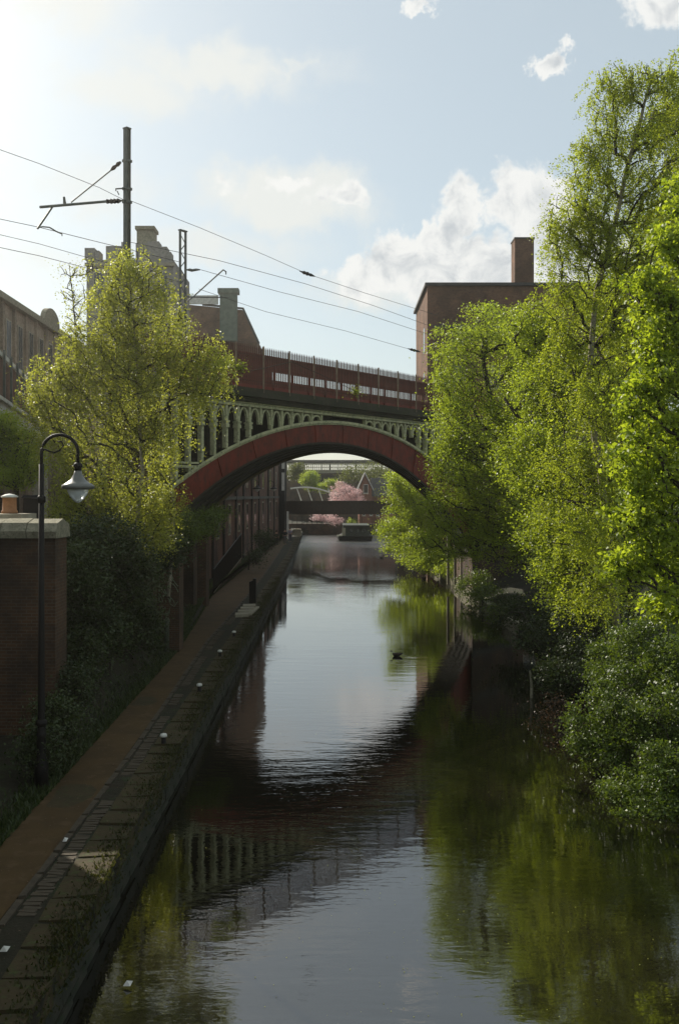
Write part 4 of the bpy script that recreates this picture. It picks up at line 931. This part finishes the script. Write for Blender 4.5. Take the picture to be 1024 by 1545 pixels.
# right bank, far to near
tree('ash_tree', 'bright green tree under the right end of the arch, beyond the bridge', 'tree', [(640, 862, 80), (632, 800, 80), (620, 745, 80)], .16,
     [(602, 738, 80, 26, 30), (622, 730, 82, 30, 22), (588, 800, 80, 20, 22), (615, 785, 80, 38, 38), (650, 760, 80, 40, 50), (640, 830, 76, 45, 30), (600, 822, 78, 25, 18)], 420, 42000, .13, L_willow, M_bark, spread=.33, seed=3, group=G_R)
tree('goat_willow', 'broad yellow green willow with dark forked limbs hiding the right end of the bridge', 'tree', [(850, 930, 44), (815, 800, 43), (795, 705, 43), (762, 655, 43), (738, 600, 43), (728, 545, 43), (735, 500, 43)], .24,
     [(740, 498, 43, 58, 38), (682, 520, 43, 34, 34), (690, 575, 42, 45, 48), (780, 540, 44, 60, 65), (715, 640, 42, 62, 55), (790, 640, 43, 70, 75), (668, 655, 43, 26, 55), (690, 720, 42, 55, 48), (760, 745, 42, 70, 60), (668, 770, 44, 40, 40), (715, 800, 43, 55, 50), (790, 820, 42, 60, 50), (660, 820, 46, 36, 32)], 1300, 105000, .085, L_willow, M_bark, spread=.27, seed=4, group=G_R)
tree('willow_limb_tree', 'mid height tree with a long slanting dark limb between the willow and the tall birch', 'tree', [(960, 940, 38), (900, 800, 37), (820, 680, 36), (760, 600, 36), (700, 540, 36)][:4], .18,
     [(800, 500, 37, 40, 45), (830, 545, 37, 50, 50), (830, 600, 36, 55, 60), (800, 690, 35, 50, 60), (850, 720, 34, 60, 60), (835, 800, 33, 52, 55), (860, 870, 33, 55, 50)], 900, 80000, .08, L_willow, M_bark, spread=.28, seed=14, group=G_R)
tree('tall_birch', 'tall feathery birch rising above everything at the right of the photo', 'tree', [(930, 950, 31), (912, 760, 31), (885, 600, 31), (900, 440, 31), (935, 300, 31), (965, 180, 31), (985, 110, 31)], .13,
     [(980, 115, 31, 45, 38), (955, 120, 31, 30, 34), (1015, 110, 31, 30, 40), (890, 240, 31, 36, 40), (895, 330, 31, 50, 50), (1040, 230, 33, 60, 90), (1030, 330, 33, 60, 60), (985, 430, 31, 60, 60), (925, 130, 31, 35, 38), (905, 190, 31, 38, 45), (965, 200, 31, 60, 55), (1010, 170, 32, 50, 60), (920, 280, 31, 58, 50), (1000, 290, 31, 70, 70), (868, 285, 31, 35, 35), (860, 350, 31, 55, 55), (940, 380, 31, 80, 70), (838, 330, 31, 26, 26), (1020, 400, 33, 60, 80), (850, 440, 31, 48, 55), (930, 490, 31, 80, 70), (845, 520, 31, 42, 55), (895, 590, 30, 75, 65), (985, 560, 32, 70, 80), (880, 690, 30, 80, 60), (960, 680, 32, 70, 80), (870, 790, 29, 65, 60), (940, 820, 30, 70, 70), (900, 885, 28.5, 60, 50)], 2300, 230000, .064, L_birch, M_birch, spread=.26, strand=.65, seed=5, group=G_R, shell=.5, rtwig=.009)
tree('sycamore', 'near bright green tree with large glossy leaves at the right edge', 'tree', [(1120, 1250, 20), (1090, 900, 20), (1060, 650, 20), (1040, 450, 20)], .17,
     [(1020, 300, 20, 22, 30), (1015, 370, 20, 36, 40), (985, 440, 20, 42, 34), (1020, 460, 20, 40, 40), (990, 510, 20, 50, 40), (1015, 570, 20, 60, 45), (968, 600, 20, 36, 36), (1005, 650, 20, 60, 45), (965, 700, 20, 42, 34), (1010, 740, 20, 60, 45), (955, 775, 20, 42, 36), (1005, 830, 20, 62, 45), (950, 850, 20, 36, 30), (1015, 910, 20, 50, 40)], 520, 30000, .095, L_near, M_bark, spread=.14, seed=6, group=G_R, up=.1)
tree('field_maple', 'sunlit dense tree behind the tall birch filling the right bank', 'tree', [(950, 900, 37), (950, 700, 37), (955, 560, 37)], .16,
     [(930, 450, 37, 60, 60), (990, 520, 37, 60, 80), (930, 600, 37, 60, 80), (990, 690, 37, 60, 80), (920, 740, 37, 60, 60), (960, 360, 37, 40, 50)], 700, 60000, .085, L_willow, M_bark, spread=.3, seed=9, group=G_R)
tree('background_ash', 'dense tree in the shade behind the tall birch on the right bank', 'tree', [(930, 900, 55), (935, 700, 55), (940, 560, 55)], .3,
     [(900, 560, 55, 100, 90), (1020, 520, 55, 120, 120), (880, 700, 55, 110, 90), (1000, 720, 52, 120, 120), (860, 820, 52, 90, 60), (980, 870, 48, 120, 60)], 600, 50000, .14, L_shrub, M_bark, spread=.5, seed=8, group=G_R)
def shrub(label, blobs, n, nl, ls, leaf, seed, base_, group='shrubs on the right bank', name='shrub', bark=None, spread=.13, cat='shrub', **k):
    return tree(name, label, cat, [base_, (base_[0] + 2, base_[1] - 18, base_[2]), (base_[0] - 3, base_[1] - 34, base_[2])], .05, blobs, n, nl, ls, leaf, bark or M_bark, spread=spread, seed=seed, group=group, rtwig=.006, **k)
shrub('large glossy green shrub leaning over the water at the lower right', [(905, 1085, 23, 48, 50), (890, 1135, 23, 36, 42), (960, 1050, 23.5, 55, 50), (950, 1120, 22.5, 60, 55), (1000, 1090, 22, 55, 60), (930, 1030, 25, 50, 36)], 420, 34000, .065, L_shrub, 21, (960, 1200, 23))
shrub('low green shrub at the bottom right waterline', [(940, 1195, 21, 40, 36), (1005, 1175, 20.5, 45, 50), (960, 1230, 20, 55, 26), (1020, 1225, 20, 40, 30)], 260, 20000, .062, L_shrub, 22, (985, 1262, 20.5))
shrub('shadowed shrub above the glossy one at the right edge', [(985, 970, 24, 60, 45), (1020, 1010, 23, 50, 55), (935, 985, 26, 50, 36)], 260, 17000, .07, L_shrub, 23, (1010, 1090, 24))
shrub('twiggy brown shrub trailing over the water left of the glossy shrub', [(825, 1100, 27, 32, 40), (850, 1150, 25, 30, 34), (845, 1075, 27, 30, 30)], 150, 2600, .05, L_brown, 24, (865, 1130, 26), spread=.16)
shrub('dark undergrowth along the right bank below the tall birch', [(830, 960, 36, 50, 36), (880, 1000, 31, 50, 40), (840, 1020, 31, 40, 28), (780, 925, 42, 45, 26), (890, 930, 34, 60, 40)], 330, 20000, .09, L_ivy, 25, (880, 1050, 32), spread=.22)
shrub('low bush on the right bank wall beside the pale posts', [(735, 905, 54, 32, 22), (715, 885, 58, 26, 24), (760, 925, 49, 30, 18)], 160, 9000, .1, L_shrub, 26, (745, 930, 52), spread=.22)
shrub('bush hanging over the right bank wall under the arch', [(650, 848, 74, 36, 18), (620, 836, 84, 26, 16), (676, 858, 70, 20, 16)], 160, 9000, .12, L_willow, 27, (660, 868, 76), spread=.28)
# left bank
tree('silver_birch', 'pale trunked birch on the left bank hiding the left end of the bridge', 'tree', [(178, 935, 31), (195, 860, 31), (207, 790, 31), (215, 710, 31), (210, 620, 31), (204, 520, 31), (196, 420, 31)], .085,
     [(200, 400, 31, 42, 38), (170, 440, 31, 40, 40), (235, 440, 31, 36, 38), (195, 490, 31, 60, 50), (150, 530, 31, 52, 46), (255, 520, 31, 48, 46), (205, 570, 31, 70, 50), (120, 590, 31, 44, 42), (285, 560, 31, 40, 36), (160, 640, 31, 60, 46), (235, 640, 31, 50, 46), (110, 680, 31, 42, 46), (180, 720, 31, 60, 46), (300, 590, 31, 26, 20), (85, 560, 31, 36, 40), (75, 630, 31, 32, 40), (315, 525, 31, 30, 26), (110, 750, 31, 46, 46), (170, 790, 31, 50, 40), (235, 770, 31, 36, 50), (325, 560, 31, 26, 30), (60, 590, 31, 24, 40), (120, 500, 31, 30, 40)], 1300, 100000, .07, L_left, M_birch, spread=.30, strand=.85, seed=31, group=G_L, shell=.55, rtwig=.007)
tree('twin_birch', 'slim second birch growing just right of the pale trunked one', 'tree', [(255, 900, 33), (262, 800, 33), (258, 700, 33), (262, 600, 33), (255, 500, 33)], .06,
     [(240, 760, 32, 40, 40), (150, 780, 31, 46, 40), (245, 700, 33, 26, 40), (262, 480, 33, 30, 20), (225, 800, 32, 50, 30)], 300, 15000, .065, L_left, M_birch, spread=.22, strand=.5, seed=32, group=G_L, shell=.55)
tree('thin_tree', 'thin half bare tree with sparse twigs left of the birch crown', 'tree', [(120, 700, 40), (118, 560, 40), (112, 470, 40), (105, 400, 40)], .05,
     [(110, 425, 40, 26, 28), (125, 470, 40, 26, 28), (140, 400, 40, 18, 20)], 60, 900, .08, L_left, M_bark, spread=.25, seed=33, group=G_L)
tree('street_tree', 'sunlit green tree seen below the pale girder at the left edge', 'tree', [(25, 790, 33), (25, 700, 33), (28, 660, 33)], .09,
     [(2, 660, 33, 30, 34), (38, 685, 33, 22, 38), (20, 715, 33, 38, 24), (8, 645, 33, 22, 22)], 300, 24000, .065, L_near, M_bark, spread=.2, seed=34, group=G_L)
GL = 'shrubs on the left bank'
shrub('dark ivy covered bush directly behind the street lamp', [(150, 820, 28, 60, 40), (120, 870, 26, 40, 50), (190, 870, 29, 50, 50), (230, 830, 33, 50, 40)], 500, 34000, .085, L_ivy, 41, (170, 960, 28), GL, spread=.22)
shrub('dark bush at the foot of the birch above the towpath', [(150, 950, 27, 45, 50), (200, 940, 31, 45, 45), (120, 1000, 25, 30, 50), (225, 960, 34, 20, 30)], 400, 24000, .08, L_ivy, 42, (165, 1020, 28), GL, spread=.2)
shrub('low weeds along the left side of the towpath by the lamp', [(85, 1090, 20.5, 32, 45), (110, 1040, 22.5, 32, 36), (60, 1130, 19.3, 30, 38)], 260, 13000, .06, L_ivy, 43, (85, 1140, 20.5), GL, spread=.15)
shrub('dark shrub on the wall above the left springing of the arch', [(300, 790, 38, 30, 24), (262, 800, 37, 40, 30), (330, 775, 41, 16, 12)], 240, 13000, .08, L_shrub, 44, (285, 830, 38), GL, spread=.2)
shrub('bush growing at the foot of the ramp railing', [(400, 812, 76, 16, 14), (388, 842, 72, 12, 14)], 90, 4000, .11, L_ivy, 45, (375, 860, 70), GL, spread=.3)
shrub('pale weeds growing between the palisade pales on the bridge deck', [(357, 555, 43, 12, 10), (335, 548, 42, 18, 12), (537, 590, 50, 5, 8)], 60, 2200, .08, L_willow, 46, (352, 572, 43), GL, spread=.16)
# far trees
GF = 'trees at the far end'
shrub('pink blossoming cherry tree behind the flat footbridge', [(520, 745, 158, 24, 14), (535, 752, 158, 14, 14), (508, 757, 158, 18, 8), (515, 733, 158, 8, 8), (490, 780, 158, 22, 8), (505, 785, 158, 16, 6)], 260, 12000, .16, L_pink, 51, (520, 795, 158), GF, name='cherry_tree', spread=.3, cat='tree')
shrub('small pale yellow green tree above the white curved footbridge', [(466, 722, 185, 12, 12), (470, 732, 185, 9, 8)], 80, 6000, .22, L_near, 52, (468, 756, 185), GF, name='small_tree', spread=.45, cat='tree')
shrub('green bushy tree between the pale tree and the cherry', [(500, 732, 188, 12, 8), (487, 736, 188, 10, 6)], 80, 5000, .22, L_willow, 53, (498, 756, 188), GF, name='small_tree', spread=.45, cat='tree')
shrub('wide dark green tree in front of the distant viaduct', [(560, 712, 195, 36, 14), (530, 715, 195, 20, 11), (600, 720, 195, 40, 20), (640, 712, 195, 40, 30)], 260, 16000, .28, L_far, 54, (580, 760, 195), GF, name='dark_tree', spread=.7, cat='tree')
shrub('dull grey green tree at the left of the distant viaduct', [(448, 706, 190, 12, 8), (442, 716, 190, 10, 9)], 60, 4000, .24, L_far, 55, (444, 756, 190), GF, name='dark_tree', spread=.5, cat='tree')
shrub('low green bush on the far quay behind the boat', [(530, 790, 163, 5, 6), (526, 797, 163, 6, 4)], 30, 1600, .18, L_near, 56, (528, 806, 163), GF, spread=.3)

# grass, moss and weeds on the edge of the coping and along the path
def tufts(name, pts, hgt_, mat, seed, kind='stuff', **pp):
    rng = np.random.default_rng(seed); n = len(pts); a = rng.uniform(0, 6.28, n); hl = hgt_ * rng.uniform(.4, 1.3, n); wd = .012 + .01 * rng.uniform(0, 1, n)
    dx = np.cos(a); dy = np.sin(a); v = np.empty((n, 3, 3)); v[:, 0] = pts + np.stack([dx * wd, dy * wd, 0 * a], 1); v[:, 1] = pts - np.stack([dx * wd, dy * wd, 0 * a], 1)
    ln_ = rng.normal(size=(n, 2)) * .5; v[:, 2] = pts + np.stack([ln_[:, 0] * hl, ln_[:, 1] * hl, hl], 1)
    me = bpy.data.meshes.new(name); me.vertices.add(3 * n); me.vertices.foreach_set('co', v.reshape(-1).astype(np.float32)); me.loops.add(3 * n); me.loops.foreach_set('vertex_index', np.arange(3 * n, dtype=np.int32))
    me.polygons.add(n); me.polygons.foreach_set('loop_start', np.arange(0, 3 * n, 3, dtype=np.int32)); me.polygons.foreach_set('loop_total', np.full(n, 3, dtype=np.int32)); me.update(calc_edges=True)
    at = me.attributes.new('tint', 'FLOAT', 'POINT'); at.data.foreach_set('value', np.repeat(rng.uniform(0, 1, n), 3).astype(np.float32)); me.materials.append(mat)
    return put(name, me, (0, 0, 0), kind=kind, **pp)
rng = np.random.default_rng(77); pts = []
while len(pts) < 13000:
    y = 8 + 60 * rng.uniform() ** 1.6; c_ = math.sin(y * 2.1) * .3 + math.sin(y * .9 + 2) * .4 + math.sin(y * 5.3) * .2
    if rng.uniform() < .5 + .5 * c_:
        pts.append((xe(y) + .02 - abs(rng.normal()) * .20, y + rng.normal() * .05, PZ + .01 if rng.uniform() > .25 else PZ - rng.uniform(0, .4)))
        if pts[-1][2] < PZ: pts[-1] = (xe(y) + rng.uniform(0, .06), y, pts[-1][2])
tufts('edge_grass', np.array(pts), .055, L_grass, 1)
pts = []
while len(pts) < 30000:
    y = 8 + 95 * rng.uniform() ** 1.5; pts.append((xl(y) - abs(rng.normal()) * .28 + .06, y, 0)); q = pts[-1]; pts[-1] = (q[0], q[1], hill_left(q[0], y) if q[0] < xl(y) else PZ + .02)
tufts('verge_grass', np.array(pts), .13, L_ivy, 2)
pts = []
while len(pts) < 26000:
    y = 12 + 100 * rng.uniform() ** 1.2; x = xr(y) - .05 + abs(rng.normal()) * .9; pts.append((x, y, ground_z(x, y) - .02))
tufts('bank_grass', np.array(pts), .2, L_ivy, 3)

# fallen leaves and specks on the path, the coping and the water
rng = np.random.default_rng(5)
yv = 8 + 40 * rng.uniform(size=900) ** 1.5
Cp = np.array([(xl(y) + (xe(y) - xl(y)) * rng.uniform(), y, PZ + .035) for y in yv])
put('fallen_leaves', leaf_mesh('fallen_leaves', Cp, .03, L_brown, rng, rng.uniform(0, 1, 900), up=6), (0, 0, 0), kind='stuff')
yv = 12 + 30 * rng.uniform(size=900) ** 1.5
Cp = np.array([(xe(y) + .1 + (xr(y) - xe(y) - .3) * (rng.uniform() ** (.6)), y, .006) for y in yv])
put('floating_leaves', leaf_mesh('floating_leaves', Cp, .022, L_left, rng, rng.uniform(0, 1, 900), up=8), (0, 0, 0), kind='stuff')
